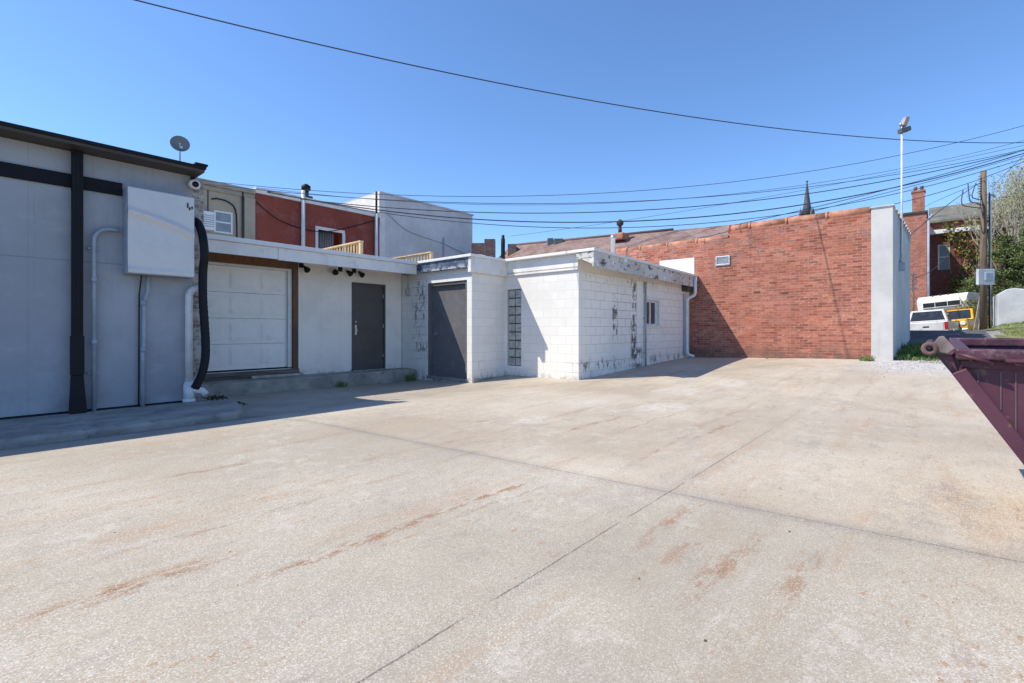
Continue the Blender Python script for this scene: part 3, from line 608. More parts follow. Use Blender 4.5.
# ------------------------------------------------------------------ brick building
def brickmat(name, axis, c1, c2, mortar, bias=0.0, eff=.5, grey=True, bw=.215, rh=.0705):
    n = N(name); h = n.X if axis == 'x' else n.Y
    wz = n.math('ADD', n.Z, n.math('MULTIPLY', n.math('SUBTRACT', n.noise(1.3, 3), .5), .012))
    uv = n.vec(n.math('ADD', h, 60.03), n.math('ADD', wz, 10.01))
    def bt(ca, cb, mo):
        bk = n.n.new('ShaderNodeTexBrick'); n.l.new(uv, bk.inputs['Vector']); bk.inputs['Scale'].default_value = 1
        bk.inputs['Brick Width'].default_value = bw; bk.inputs['Row Height'].default_value = rh; bk.inputs['Mortar Size'].default_value = .007
        bk.inputs['Mortar Smooth'].default_value = .25; bk.inputs['Bias'].default_value = bias
        bk.inputs['Color1'].default_value = ca+(1,); bk.inputs['Color2'].default_value = cb+(1,); bk.inputs['Mortar'].default_value = mo+(1,)
        return bk
    a = bt(c1, c2, mortar); b = bt((0, 0, 0), (1, 1, 1), (0, 0, 0))
    rnd = n.n.new('ShaderNodeSeparateColor'); n.l.new(b.outputs[0], rnd.inputs[0]); rv = rnd.outputs[0]
    col = a.outputs[0]
    patch = n.noise(.55, 5, rough=.7)
    col = n.mix(n.ramp(patch, .38, .68, 0, .35), col, mul(c1, .62))
    col = n.mix(n.ramp(n.noise(.9, 3), .5, .7, 0, .35), col, mul(c2, 1.25))
    # brick to brick differences, odd replaced grey bricks
    notm = n.ramp(a.outputs[1], 0.0, .5, 1.0, 0.0)
    col = n.mix(n.math('MULTIPLY', n.math('MULTIPLY', n.ramp(rv, .25, .0), notm), .5), col, mul(c1, .5))
    col = n.mix(n.math('MULTIPLY', n.math('MULTIPLY', n.ramp(rv, .62, .95), notm), .32), col, mul(c2, 1.45))
    if grey:
        rv2 = n.math('FRACT', n.math('MULTIPLY', rv, 37.7))
        top = n.ramp(n.Z, 2.6, 3.6, .35, 1.0)
        g = n.math('MULTIPLY', n.math('MULTIPLY', n.ramp(rv2, .70, .74), notm), n.math('MULTIPLY', n.ramp(n.noise(.9, 4), .5, .58), top))
        col = n.mix(n.math('MULTIPLY', g, .6), col, (.20, .155, .14))
        fade = n.noise(1.1, 6, n.vec(h, n.math('MULTIPLY', n.Z, 2.2)), .7)
        col = n.mix(n.ramp(fade, .48, .72, 0, .22), col, (.55, .36, .29))
        col = n.mix(n.ramp(n.noise(2.1, 6, n.vec(n.math('MULTIPLY', h, .6), n.math('MULTIPLY', n.Z, 3)), .75), .55, .72, 0, .45), col, mul(c1, .5))
    ev = n.voro(12.0, n.vec(h, n.math('MULTIPLY', n.Z, 1.8)), 'Distance')
    e = n.math('MULTIPLY', n.ramp(ev, .16, .24, 1.0, 0.0), n.ramp(n.noise(1.7, 4), .44, .58))
    col = n.mix(n.math('MULTIPLY', e, eff), col, (.62, .56, .52))
    col = n.mix(n.ramp(n.noise(13, 6, n.vec(n.math('MULTIPLY', h, .7), n.math('MULTIPLY', n.Z, 1.6)), .75), .45, .7, 0.0, .5), col, mul(c1, .5))
    col = n.mix(n.ramp(n.noise(10, 6, n.vec(n.math('MULTIPLY', h, .8), n.math('ADD', n.math('MULTIPLY', n.Z, 1.5), 7.3)), .75), .55, .72, 0.0, .4), col, (.62, .45, .38))
    col = n.mix(n.math('MULTIPLY', n.ramp(n.Z, .3, .9, .8, 0.0), n.ramp(n.noise(2.7, 6, rough=.7), .35, .62)), col, (.14, .10, .085))
    rp = n.math('MULTIPLY', n.ramp(n.noise(.7, 4, n.vec(n.math('ADD', h, 3.3), n.math('MULTIPLY', n.Z, 1.4)), .6), .56, .6), .3)
    col = n.mix(rp, col, mul(c2, .75))
    dp = n.noise(2.6, 5, n.vec(h, n.math('MULTIPLY', n.Z, .12)), .65)
    col = n.mix(n.math('MULTIPLY', n.ramp(dp, .56, .68), n.ramp(n.Z, 2.2, 4.1, 0.0, .45)), col, (.13, .085, .07))
    nr = n.bump(a.outputs[1], -.8, .012, n.bump(n.noise(45, 4), .35, .008))
    return n.out(col, .88, 0, nr, .25)
M_BRICK = brickmat("red_orange_brick", 'y', (.33, .096, .062), (.46, .168, .108), (.40, .27, .215))
M_BRICK2 = brickmat("plain_red_brick", 'y', (.33, .115, .08), (.44, .175, .12), (.36, .25, .21), 0, .2, False)
M_BRICK2X = brickmat("plain_red_brick_side", 'x', (.33, .115, .08), (.44, .175, .12), (.36, .25, .21), 0, .2, False)
M_TILE = plain("terracotta_coping", (.46, .2, .125), .7, 0, .35, 6, .2, 20, ((.2, .13, .11), .5))
n = N("brown_shingles")
bk = n.n.new('ShaderNodeTexBrick'); n.l.new(n.vec(n.Y, n.math('MULTIPLY', n.Z, 1.6)), bk.inputs['Vector']); bk.inputs['Scale'].default_value = 1
bk.inputs['Brick Width'].default_value = .3; bk.inputs['Row Height'].default_value = .16; bk.inputs['Mortar Size'].default_value = .012
bk.inputs['Color1'].default_value = (.19, .115, .1, 1); bk.inputs['Color2'].default_value = (.27, .165, .14, 1); bk.inputs['Mortar'].default_value = (.1, .065, .06, 1)
c_ = n.mix(n.ramp(n.noise(2, 6, rough=.7), .4, .65, 0, .6), bk.outputs[0], (.30, .24, .215))
M_SHING = n.out(c_, .9, 0, n.bump(bk.outputs[1], -.5, .02))
br = thing('brick_building', 'one-storey red brick building closing the back of the yard', 'building', (BX+2, 5, 0))
SX, STEP = .74, 4.57
MB().box(BX, BX+.4, SX+.43, STEP, -.2, 4.12).box(BX, BX+.4, STEP+.0005, 15.3, -.2, 3.85).build('wall', M_BRICK, br)
# coping of overlapping half-round tiles
cp = MB()
y = SX+.44; k = 0
while y < STEP+.02:
    e = min(y+.95, STEP+.03); cp.tube([(BX+.1, y, 4.12), (BX+.1, e, 4.12)], .12, 10); cp.tube([(BX+.1, e-.04, 4.12), (BX+.1, e+.02, 4.12)], .135, 10); y += .95
y = STEP+.05
while y < 15.2:
    e = min(y+.95, 15.3); cp.tube([(BX+.1, y, 3.85), (BX+.1, e, 3.85)], .105, 10); cp.tube([(BX+.1, e-.04, 3.85), (BX+.1, e+.02, 3.85)], .12, 10); y += .95
for v in cp.bm.verts: v.co.z = 4.0+(v.co.z-4.0) 
cp.build('coping', M_TILE, br)
# stucco pilaster and side
n, col = stucco("warm_grey_stucco", (.55, .54, .52)); M_STUC = n.out(col, .85, 0, n.bump(n.noise(70, 4), .3, .008, n.bump(n.noise(2, 4), .2, .03)), .25)
MB().prism([(BX-.03, SX+.43, -.2), (BX-.03, SX, -.2), (22.0, SX-.14, -.2), (22.0, SX+.43, -.2)], (0, 0, 4.36)).build('stucco_end', M_STUC, br)
cpz = MB().box(BX-.06, BX+.5, SX-.03, SX+.46, 4.161, 4.19)
for k in range(9):
    x = BX+.55+k*.72; cpz.box(x, x+.45, SX-.05-.14*(x-BX)/7, SX+.3, 4.161+k*.028, 4.205+k*.03)
    cpz.box(x+.452, x+.718, SX-.03-.14*(x-BX)/7, SX+.3, 4.161, 4.18+k*.028)
cpz.build('stucco_cap', M_STUC, br)
MB().tube([(17.0, SX-.09, 4.3), (17.0, SX-.09, 3.1), (17.0, SX-.07, 2.9)], .03, 8).box(16.93, 17.07, SX-.17, SX-.04, 2.72, 2.95).build('conduit', M_CONDUIT, br)
# tiled roof slope behind the parapet
mb = MB(); zr = lambda y: 4.72 + (y-5.2)*.042
mb.prism([(BX+.45, 4.6, 3.7), (17.5, 4.6, zr(4.6)), (19.9, 4.6, 3.7)], (0, 10.7, 0))
for v in mb.bm.verts:
    if v.co.y > 10 and v.co.z > 4: v.co.z = zr(15.3)
mb.build('roof', M_SHING, br)
MB().tube([(17.5, 7.28, zr(7.28)+.02), (17.5, 15.2, zr(15.2)+.02)], .06, 8).build('ridge_tile', plain("ridge_tile", (.16, .1, .09), .8), br)
MB().box(BX+.401, 21.9, SX+.431, 4.55, -.2, 3.6).box(21.91, 27.5, 1.32, 4.55, -.2, 5.0).box(BX+.401, 21.9, 4.6, 15.3, -.2, 3.5).build('rear_block', M_BRICK2, br)  # box reaching farthest back is an unseen extension, added to shade the alley
# white painted patch left of the step, wall vent, slots
wp0, wp1 = 5.62, 6.75
MB().box(BX-.012, BX-.001, wp0, wp1, 2.7, 3.36).build('white_panel', M_ROOFEDGE, br)
v_ = MB().box(BX-.03, BX-.001, 4.56, 4.97, 3.04, 3.08).box(BX-.03, BX-.001, 4.56, 4.97, 3.28, 3.32).box(BX-.03, BX-.001, 4.56, 4.60, 3.081, 3.279).box(BX-.03, BX-.001, 4.93, 4.97, 3.081, 3.279).build('wall_vent', M_GALV, br, .003)
g2 = MB()
for k in range(6): g2.obox((BX-.012, 4.765, 3.1+k*.033), (.008, 0, -.006), (0, .164, 0), (.001, 0, .0015))
g2.box(BX-.003, BX-.0008, 4.6, 4.93, 3.08, 3.28).build('louvre', plain('pale_louvre', (.52, .53, .54), .5), v_)
for (u, yy) in ((757, 292), (784.5, 293)):
    t_ = (u-512)/484; d_ = BX/(.7547+.6561*t_); Y_ = d_*(.6561-.7547*t_); z_ = CH+(330-yy)*d_/484
    MB().box(BX-.006, BX-.0005, Y_-.09, Y_+.09, z_-.018, z_+.018).build('dark_slot', M_DARKBROWN, br)
# ridge finial and small roof boxes
P = pt(620, 234, 18.6)
fn = MB().obox((P.x, P.y, P.z-.12), (.26, 0, 0), (0, .26, 0), (0, 0, .13)).build('chimney', M_TILE, br, .04)
MB().lathe([(.07, 0), (.07, .22), (.05, .24), (.07, .3), (.13, .36), (.14, .44), (.08, .52), (.02, .56)], (P.x, P.y, P.z+.005), 14).build('chimney_pot', plain("dark_pot", (.06, .045, .045), .7), fn)
for (u, d0, wd, h) in ((550, 21.5, .13, .17), (558, 21.3, .2, .15)):
    P = pt(u, 243, d0); MB().obox((P.x, P.y, P.z), R*wd, F*.3, (0, 0, h)).build('roof_box', plain("roof_box", (.14, .15, .16), .6), br, .02)
for (u, d0, wd, yt) in ((490, 22.8, .25, 240), (512, 22.5, .2, 245), (483, 23.5, .55, 244)):
    P = pt(u, yt, d0); MB().obox((P.x, P.y, P.z-.6), R*wd, F*.3, (0, 0, .6)).build('chimney', M_SHING, br, .01)
# weather-head style floodlight mast
P = pt(898, 140, 13.3)
fp = thing('floodlight_mast', 'tall thin white mast with two floodlights above the grey pilaster', 'light mast', (P.x, SX-.1, 0))
P = Vector((P.x, SX-.1, 0)); dF = P.dot(F); ztop = CH+(330-130)*dF/484
MB().cyl((P.x, P.y, 3.2), (P.x, P.y, ztop), .024, .02, 10).build('pole', plain("white_mast", (.74, .75, .76), .4), fp)
hb = Vector((P.x, P.y, ztop))
MB().obox(hb + R*.07 + Vector((0, 0, .0)), R*.13 + Vector((0, 0, .035)), F*.08, Vector((0, 0, .06)) - R*.012).build('lamp_head', plain("lamp_grey", (.10, .11, .11), .5), fp, .015)
MB().obox(hb + R*.08 + Vector((0, 0, .22)), R*.055 - Vector((0, 0, .015)), F*.07, Vector((0, 0, .12)) + R*.045).build('lamp_head', plain("lamp_pinkish", (.42, .33, .3), .5), fp, .015)
MB().tube([hb, hb + Vector((0, 0, .08)), hb + R*.06 + Vector((0, 0, .14))], .02, 8).lathe([(.02, 0), (.032, .015), (.032, .06), (.015, .07)], hb + Vector((0, 0, .12)) - R*.03, 10).build('bracket', M_GALV, fp)

# ------------------------------------------------------------------ row of taller buildings behind, left
UY = 18.0
n, col = stucco("tan_render", (.40, .335, .25)); vs = n.math('ABSOLUTE', n.math('SUBTRACT', n.math('FRACT', n.math('DIVIDE', n.X, .5)), .5))
M_TAN = n.out(n.mix(n.ramp(vs, 0, .03, .4, 0), col, (.25, .21, .16)), .85, 0, n.bump(n.noise(30, 4), .3, .01))
n, col = stucco("faded_red_paint", (.27, .058, .036))
col = n.mix(n.ramp(n.noise(1.4, 7, rough=.75), .5, .72, 0, .5), col, (.36, .17, .15))
col = n.mix(n.math('MULTIPLY', n.ramp(n.noise(5, 6, n.scale(n.pos, (1, 1, .4)), .75), .62, .68), .55), col, (.5, .4, .37))
M_REDW = n.out(col, .8, 0, n.bump(n.noise(14, 6), .35, .02))
n, col = stucco("pale_grey_render", (.60, .59, .59)); M_TALL = n.out(col, .8, 0, n.bump(n.noise(8, 5), .15, .02))
tb = thing('tan_building', 'tan rendered two-storey building behind the garage, at the left of the row', 'building', (5, UY, 0))
BW = (5.64, 6.22, 4.35, 5.10)
MB().wally(UY, UY+.25, -2, 6.90, 0, 5.85, [BW]).build('wall', M_TAN, tb)
MB().box(-2, 6.88, UY+.7, 28, 0, 5.75).build('rear_block', M_TAN, tb)
MB().box(-2, 6.90, UY-.12, UY+.3, 5.852, 6.02).box(-2, 6.90, UY-.06, UY-.001, 5.70, 5.85).build('cornice', plain("tan_cornice", (.36, .31, .24), .8), tb, .02)
MB().box(6.55, 6.90, UY-.08, UY-.002, 0, 5.695).build('pilaster', M_TAN, tb)
wf = MB().box(BW[0], BW[1], UY+.03, UY+.1, BW[2], BW[2]+.06).box(BW[0], BW[1], UY+.03, UY+.1, BW[3]-.06, BW[3]).box(BW[0], BW[0]+.06, UY+.03, UY+.1, BW[2]+.061, BW[3]-.061).box(BW[1]-.06, BW[1], UY+.03, UY+.1, BW[2]+.061, BW[3]-.061).box(BW[0]+.061, BW[1]-.061, UY+.04, UY+.1, 4.70, 4.75).build('window', M_ROOFEDGE, tb)
MB().box(BW[0]+.06, BW[1]-.06, UY+.07, UY+.075, BW[2]+.06, BW[3]-.06).build('pane', plain("pale_pane", (.26, .29, .31), .1), wf)
MB().tube([(6.50, UY-.05, 2.9), (6.50, UY-.05, 5.9)], .03, 6).build('downpipe', M_DARKBROWN, tb)
MB().tube([Vector((5.55, UY-.03, 5.42))] + spline([Vector(p) for p in ((5.7, UY-.04, 5.47), (6.05, UY-.05, 5.42), (6.28, UY-.05, 5.15), (6.32, UY-.05, 4.2))], 6), .022, 6).build('cable', M_BLACK, tb)
MB().tube([(5.45, UY-.03, 5.0), (5.45, UY-.03, 5.8)], .014, 5).build('cable', M_BLACK, tb)
ac = thing('air_conditioner', 'white air conditioner unit hung on the tan wall', 'air conditioner', (5.42, UY-.1, 4.4))
MB().box(5.2, 5.58, UY-.3, UY-.002, 4.35, 4.95).build('case', M_WHITE, ac, .02)
l_ = MB()
for k in range(6): l_.box(5.24, 5.54, UY-.312, UY-.302, 4.45+k*.07, 4.475+k*.07)
l_.build('grille', M_CONDUIT, ac)
rb = thing('red_building', 'faded red two-storey building in the middle of the row', 'building', (9.5, UY, 0))
RW = (9.22, 10.25, 3.95, 5.0)
MB().wally(UY+.01, UY+.25, 6.91, 12.0, 0, 5.93, [RW]).build('wall', M_REDW, rb)
MB().box(6.93, 12.0, UY+.7, 28, 0, 5.8).build('rear_block', M_REDW, rb)
MB().box(6.92, 12.0, UY-.06, UY+.3, 5.932, 6.08).box(6.92, 12.0, UY-.1, UY+.34, 6.082, 6.12).build('coping', M_TRIM, rb, .01)
wf = MB().box(RW[0]-.1, RW[1]+.1, UY-.04, UY+.009, RW[3], RW[3]+.12).box(RW[0]-.1, RW[0], UY-.04, UY+.009, RW[2], RW[3]-.001).box(RW[1]-.0, RW[1]+.12, UY-.04, UY+.009, RW[2], RW[3]-.001).build('window', M_WHITE, rb, .005)
cu = MB()
for k in range(7): cu.tube([(RW[0]+.12+k*.1, UY+.2, RW[2]), (RW[0]+.12+k*.1, UY+.2, RW[3])], .045, 6)
cu.build('curtain', plain("dim_curtain", (.22, .21, .2), .9), wf)
MB().box(RW[0], RW[1], UY+.07, UY+.075, RW[2], RW[3]).build('pane', M_GLASS, wf) if False else None
MB().cyl((8.6, UY-.1, 2.9), (8.6, UY-.1, 6.35), .07, None, 10).build('white_pipe', M_TRIM, rb)
MB().cyl((11.78, UY-.1, 2.9), (11.78, UY-.1, 6.05), .07, None, 10).build('white_pipe', M_TRIM, rb)
MB().cyl((11.78, UY-.1, 6.05), (11.78, UY-.1, 7.0), .045, None, 8).build('dark_pipe', M_BLACK, rb)
ch = MB().box(8.95, 9.28, UY+.5, UY+.8, 5.8, 6.38).build('chimney', plain("dark_chimney", (.09, .08, .08), .8), rb, .01)
MB().lathe([(.1, 0), (.1, .2), (.17, .22), (.17, .38), (.05, .46)], (9.05, UY+.6, 6.38), 12).build('chimney_cap', M_BLACK, ch)
MB().tube(spline([Vector((6.95, UY-.03, 5.6)), Vector((7.9, UY-.04, 5.05)), Vector((9.5, UY-.04, 4.95)), Vector((11.7, UY-.04, 5.75))], 8), .016, 5).build('cable', M_BLACK, rb)
tl = thing('tall_grey_building', 'tall pale grey windowless building at the right end of the row', 'building', (14, UY, 0))
MB().box(12.02, 17.6, UY+.02, 30, 0, 7.02).build('wall', M_TALL, tl)
MB().box(12.0, 12.28, UY-.0, UY+.019, 0, 7.02).box(11.995, 12.019, UY+.0, 30, 5.6, 7.02).build('white_edge', M_WHITE, tl)
MB().box(12.0, 17.66, UY-.03, 30, 7.021, 7.09).build('coping', M_TALL, tl)
MB().cyl((15.6, UY-.03, 3), (15.6, UY-.03, 5.6), .03, None, 6).build('pipe', M_CONDUIT, tl)
MB().tube(spline([Vector((12.4, UY-.01, 6.2)), Vector((13.5, UY-.01, 5.6)), Vector((15.6, UY-.01, 5.3)), Vector((17.3, UY-.01, 4.9))], 8), .014, 5).build('cable', M_CONDUIT, tl)

# ------------------------------------------------------------------ church far away
P = pt(807, 180, 150.0); gz = 0
chh = thing('church', 'distant dark slate church steeple rising behind the brick wall', 'church', (P.x, P.y, 0))
M_SLATE = plain("slate", (.085, .09, .10), .7, 0, .3, .6)
M_CSTONE = plain("church_stone", (.2, .18, .165), .9, 0, .3, .5)
MB().box(P.x-1.7, P.x+1.7, P.y-1.7, P.y+1.7, 0, 35.5).build('tower', M_CSTONE, chh)
MB().lathe([(1.75, 35.5), (.95, 40.0), (.12, 47.0), (.05, 47.6)], (P.x, P.y, 0), 8).build('spire', M_SLATE, chh)
MB().lathe([(.12, 0), (.35, .15), (.35, .35), (.08, .5)], (P.x, P.y, 46.9), 8).build('finial', M_CSTONE, chh)
for i in (-1, 1):
    for j in (-1, 1):
        MB().lathe([(.42, 0), (.42, 1.2), (.5, 1.3), (.04, 3.4)], (P.x+1.5*i, P.y+1.5*j, 35.5), 8).build('pinnacle', M_CSTONE, chh)
MB().box(P.x, P.x+22, P.y-6, P.y+6, 0, 12).build('nave', M_CSTONE, chh)

# ------------------------------------------------------------------ right background: brick block with chimney, ivy house
cb = thing('chimney_building', 'tall narrow red brick building with a chimney at the far end of the alley', 'building', (44, 3, .5))
MB().box(44, 49.98, .31, 9, -.5, 9.2).build('wall', M_BRICK2, cb)
MB().box(43.9, 49.98, .25, 9, 9.201, 9.36).build('coping', M_DARKBROWN, cb, .02)
cc = MB().box(44.2, 44.95, .42, 1.10, 9.361, 10.75).box(44.15, 45.0, .37, 1.15, 10.751, 10.88).build('chimney', M_BRICK2, cb, .01)
for y in (.58, .92): MB().lathe([(.12, 0), (.1, .3), (.12, .32)], (44.5, y, 10.88), 10).build('chimney_pot', M_CONC, cc)
MB().cyl((43.9, .22, 1), (43.9, .22, 8.7), .07, None, 8).tube([(43.9, .22, 8.7), (43.9, .05, 8.95), (44.4, .1, 9.1)], .08, 8).build('downspout', plain("blue_grey_spout", (.3, .34, .42), .5), cb)
ih = thing('ivy_house', 'old dark brick house overgrown with vines behind the utility pole', 'house', (52, -4, 1))
M_OLDB = brickmat("old_dark_brick", 'y', (.2, .06, .045), (.26, .09, .065), (.2, .13, .1), 0, .15, False)
IW = (-1.02, -.30, 5.75, 7.72)
MB().wallx(50, 50.3, -9, .3, .5, 8.5, [IW]).box(50.3, 58, -9, .3, .5, 8.4).build('wall', M_OLDB, ih)
MB().box(49.6, 50.3, -9, .25, 8.5, 8.82).build('gutter', M_ROOFEDGE, ih, .03)
MB().box(50.3, 51, -9, .2, 8.82, 9.5).build('upper_wall', M_OLDB, ih)
MB().prism([(49.9, .25, 9.45), (49.9, .25, 9.6), (55, .25, 11.6), (55, .25, 9.45)], (0, -9.2, 0)).build('roof', plain("grey_metal_roof", (.17, .16, .125), .6, 0, .3, 1), ih)
wf = MB().box(50.05, 50.15, IW[0], IW[0]+.09, IW[2], IW[3]).box(50.05, 50.15, IW[1]-.09, IW[1], IW[2], IW[3]).box(50.05, 50.15, IW[0]+.091, IW[1]-.091, IW[3]-.1, IW[3]).box(50.05, 50.15, IW[0]+.091, IW[1]-.091, 6.7, 6.78).build('window', M_TRIM, ih)
MB().box(50.1, 50.11, IW[0]+.05, IW[1]-.05, IW[2], IW[3]).build('pane', plain("old_pane", (.16, .19, .2), .25), wf)

# ------------------------------------------------------------------ vegetation
def leafmat(name, c1, c2):
    n = N(name); oi = n.n.new('ShaderNodeNewGeometry')
    r = oi.outputs['Random Per Island']
    col = n.mix(r, c1, c2); m = n.out(col, .7, 0, None, .3)
    try: n.b.inputs['Transmission Weight'].default_value = 0
    except Exception: pass
    return m
M_IVY = leafmat("vine_leaf", (.09, .11, .02), (.27, .22, .07))
M_IVYB = leafmat("dry_vine", (.13, .09, .045), (.22, .16, .07))
M_CONIF = leafmat("evergreen_leaf", (.04, .07, .02), (.17, .20, .06))
M_SPRING = leafmat("young_leaf", (.20, .24, .07), (.34, .36, .14))
M_BARK = plain("bark", (.16, .135, .115), .9, 0, .3, 4, .5, 20)
M_TWIG = plain("pale_twig", (.40, .36, .31), .9, 0, .3, 4)
M_GRASS = leafmat("grass_blade", (.09, .14, .03), (.21, .27, .08))
def leaf(mb, p, s, up=.4):
    a = Vector((random.gauss(0, 1), random.gauss(0, 1), random.gauss(up, .7))).normalized()
    b = a.cross(Vector((random.gauss(0, 1), random.gauss(0, 1), random.gauss(0, 1)))).normalized()
    c = a.cross(b)
    vs = [mb.bm.verts.new(p + b*s*i + c*s*.6*j) for i, j in ((-1, 0), (0, -1), (1.1, 0), (0, 1))]
    mb.bm.faces.new(vs)
# vines over the house (dense mat)
mb = MB()
for _ in range(5200):
    y = random.uniform(-9, -.6); z = random.uniform(1.4, 9.3)
    edge = -1.2 - .5*math.sin(z*1.3) - .6*mnoise.noise((0, y*.5, z*.6)) + (1.0 if z > 8.0 else 0)
    if y > edge or mnoise.noise((2, y*.8, z*.8)) < -.28: continue
    leaf(mb, Vector((49.75 - abs(random.gauss(0, .3)), y, z)), random.uniform(.07, .16))
vo = thing('vine', 'tangle of olive vines covering the right part of the old brick house', 'vine', (49.7, -4, 1.3))
mb.build('foliage', M_IVY, vo)
mb = MB()
for _ in range(60):
    y = random.uniform(-8, -1.6); z = 1.3; ps = [Vector((49.85, y, z))]
    while z < random.uniform(5, 9.4): z += .7; y += random.gauss(0, .3); ps.append(Vector((49.8-random.random()*.15, min(y, -1.0), z)))
    if len(ps) > 1: mb.tube(ps, .025, 4)
mb.build('stem', M_IVYB, vo)
def bare_tree(base, h, lab, spread=.5, leafy=0, levels=5, seed=1, lean=(0, 0)):
    random.seed(seed); o = thing('bare_tree', lab, 'tree', base); mb = MB(); tw = MB(); lf = MB(); tips = []
    def grow(p, d, L, r, lv):
        ps = [p]; dd = d.copy()
        for i in range(4):
            dd = (dd + Vector((random.gauss(0, .1), random.gauss(0, .1), .08))).normalized(); ps.append(ps[-1] + dd*L/4)
        rs = [r*(1-.4*i/4) for i in range(5)]
        (mb if lv > 2 else tw).tube(ps, rs, 7 if lv > 3 else 4 if lv > 1 else 3, lv > 3)
        if lv == 0: tips.append(ps); return
        for k in range(random.choice((3, 4)) if lv > 1 else 4):
            q = ps[random.choice((2, 3, 4)) if k else 4]
            ax = Vector((random.gauss(0, 1), random.gauss(0, 1), random.gauss(0, .3))).normalized()
            nd = (dd + ax*random.uniform(.3, .75)*spread*2 + Vector((0, 0, .25))).normalized()
            grow(q, nd, L*random.uniform(.6, .85), r*.55, lv-1)
    for k in range(3):
        grow(Vector(base) + Vector((random.gauss(0, .25), random.gauss(0, .25), 0)), Vector((random.gauss(lean[0], .18), random.gauss(lean[1], .18), 1)).normalized(), h*.33, h*.011, levels-1)
    mb.build('trunk', M_BARK, o); tw.build('twigs', M_TWIG, o)
    if leafy:
        for ps in tips:
            for _ in range(leafy):
                leaf(lf, random.choice(ps) + Vector([random.gauss(0, .12) for _ in range(3)]), random.uniform(.04, .075))
        lf.build('foliage', M_SPRING, o)
    return o
def on(u, d): 
    p = pt(u, 330, d); return Vector((p.x, p.y, zfun(p.x, p.y)-.05))
bare_tree(on(1012, 31), 10.5, 'tall bare tree with pale twigs right of the utility pole', .36, 2, 6, 11)
bare_tree(on(1040, 33), 11.5, 'tall budding tree rising at the right edge', .38, 3, 6, 5)
bare_tree(on(978, 36), 7.6, 'low thin tree between the vine-covered house and the pole', .5, 3, 4, 21)
def evergreen(base, h, rad, lab, seed, cnt=5000):
    random.seed(seed); o = thing('evergreen_tree', lab, 'tree', base, group='evergreens on the bank'); base = Vector(base)
    MB().cyl(base, base+Vector((0, 0, h*.9)), .11, .02, 8).build('trunk', M_BARK, o)
    mb = MB(); bmb = MB()
    for k in range(int(h*16)):
        z = h*random.uniform(.06, 1.0)**.9; a = random.random()*2*PI; L = rad*(1-z/h)**.75*random.uniform(.55, 1.15) + .15
        d_ = Vector((math.cos(a), math.sin(a), random.uniform(.0, .55))).normalized()
        p0 = base+Vector((0, 0, z)); bmb.tube([p0, p0+d_*L], [.02, .005], 3)
        for _ in range(int(cnt/(h*16))):
            t_ = random.uniform(.2, 1.05); leaf(mb, p0 + d_*L*t_ + Vector([random.gauss(0, .10) for _ in range(3)]) + Vector((0, 0, -.12*t_)), random.uniform(.03, .07), .2)
    bmb.build('branches', M_BARK, o); mb.build('foliage', M_CONIF, o); return o
evergreen(on(1005, 27.5), 5.1, 2.0, 'dark evergreen just right of the meter box on the pole', 3, 12000)
evergreen(on(1032, 26.5), 5.6, 2.1, 'dark evergreen partly cut off by the right edge', 4, 12000)
evergreen(on(968, 32.0), 3.6, 1.2, 'low dark evergreen left of the pole in front of the vines', 6, 4500)
random.seed(31)
mb = MB()
for _ in range(3500):
    p = on(random.uniform(960, 1060), random.uniform(29, 33)); h_ = random.random()**1.5*2.4
    leaf(mb, p+Vector((0, 0, h_)), random.uniform(.05, .11))
tag(mb.build('brush', M_IVYB), 'brown scrub mass under the evergreens along the bank', 'scrub', kind='stuff')
mb = MB()
for _ in range(5000):
    u = random.uniform(940, 1250); p = on(u, random.uniform(60, 80)); h_ = random.random()*8*(.6+.4*mnoise.noise((u*.03, 0, 0)))
    leaf(mb, p+Vector((0, 0, h_)), random.uniform(.2, .45))
tag(mb.build('far_woods', M_IVY), 'mass of far trees beyond the house on the right', 'woods', kind='stuff')
def tuft(mb, p, r, h, cnt):
    for _ in range(cnt):
        a = random.random()*2*PI; q = p + Vector((math.cos(a), math.sin(a), 0))*r*math.sqrt(random.random()); q.z = zfun(q.x, q.y) + (p.z-zfun(p.x, p.y)) - .01
        hh = h*random.uniform(.4, 1.1); ln = Vector((random.gauss(0, .35), random.gauss(0, .35), 1))*hh; s_ = Vector((math.cos(a*3), math.sin(a*3), 0))*random.uniform(.003, .008)*(1+h*4)
        v = [mb.bm.verts.new(c) for c in (q-s_, q+s_, q+ln*.6+s_*.8, q+ln+Vector((ln.x, ln.y, 0))*.3, q+ln*.6-s_*.8)]
        mb.bm.faces.new(v)
def weed(x, y, r, h, cnt, lab, z=None):
    mb = MB(); p = Vector((x, y, zfun(x, y) if z is None else z)); tuft(mb, p, r, h, cnt)
    for _ in range(cnt//3): leaf(mb, p+Vector((random.gauss(0, r*.5), random.gauss(0, r*.5), random.random()*h*.8)), h*.09)
    return tag(mb.build('weed', M_GRASS), lab, 'weed')
weed(5.55, 9.80, .10, .17, 50, 'small green weed growing at the middle of the kerb foot')
weed(7.42, 9.79, .12, .22, 70, 'green weed in the corner between kerb and grey door')
weed(14.75, 1.22, .16, .16, 110, 'small grass tuft growing at the foot of the brick wall')
weed(14.98, 4.9, .3, .09, 60, 'low weeds in the crack under the brick wall shadow')
weed(15.0, 3.3, .35, .07, 50, 'sparse weeds along the sunlit brick wall foot')
mb = MB()
for _ in range(90):
    x = random.uniform(14.9, 18.6); y = random.uniform(-.75, .62)
    if x < 15.3 and y > .1: continue
    if y < -.2 - .25*math.sin(x*2): continue
    tuft(mb, Vector((x, y, zfun(x, y))), .16, random.uniform(.07, .18) + (.14 if x > 16.2 and y > .1 else 0), 60)
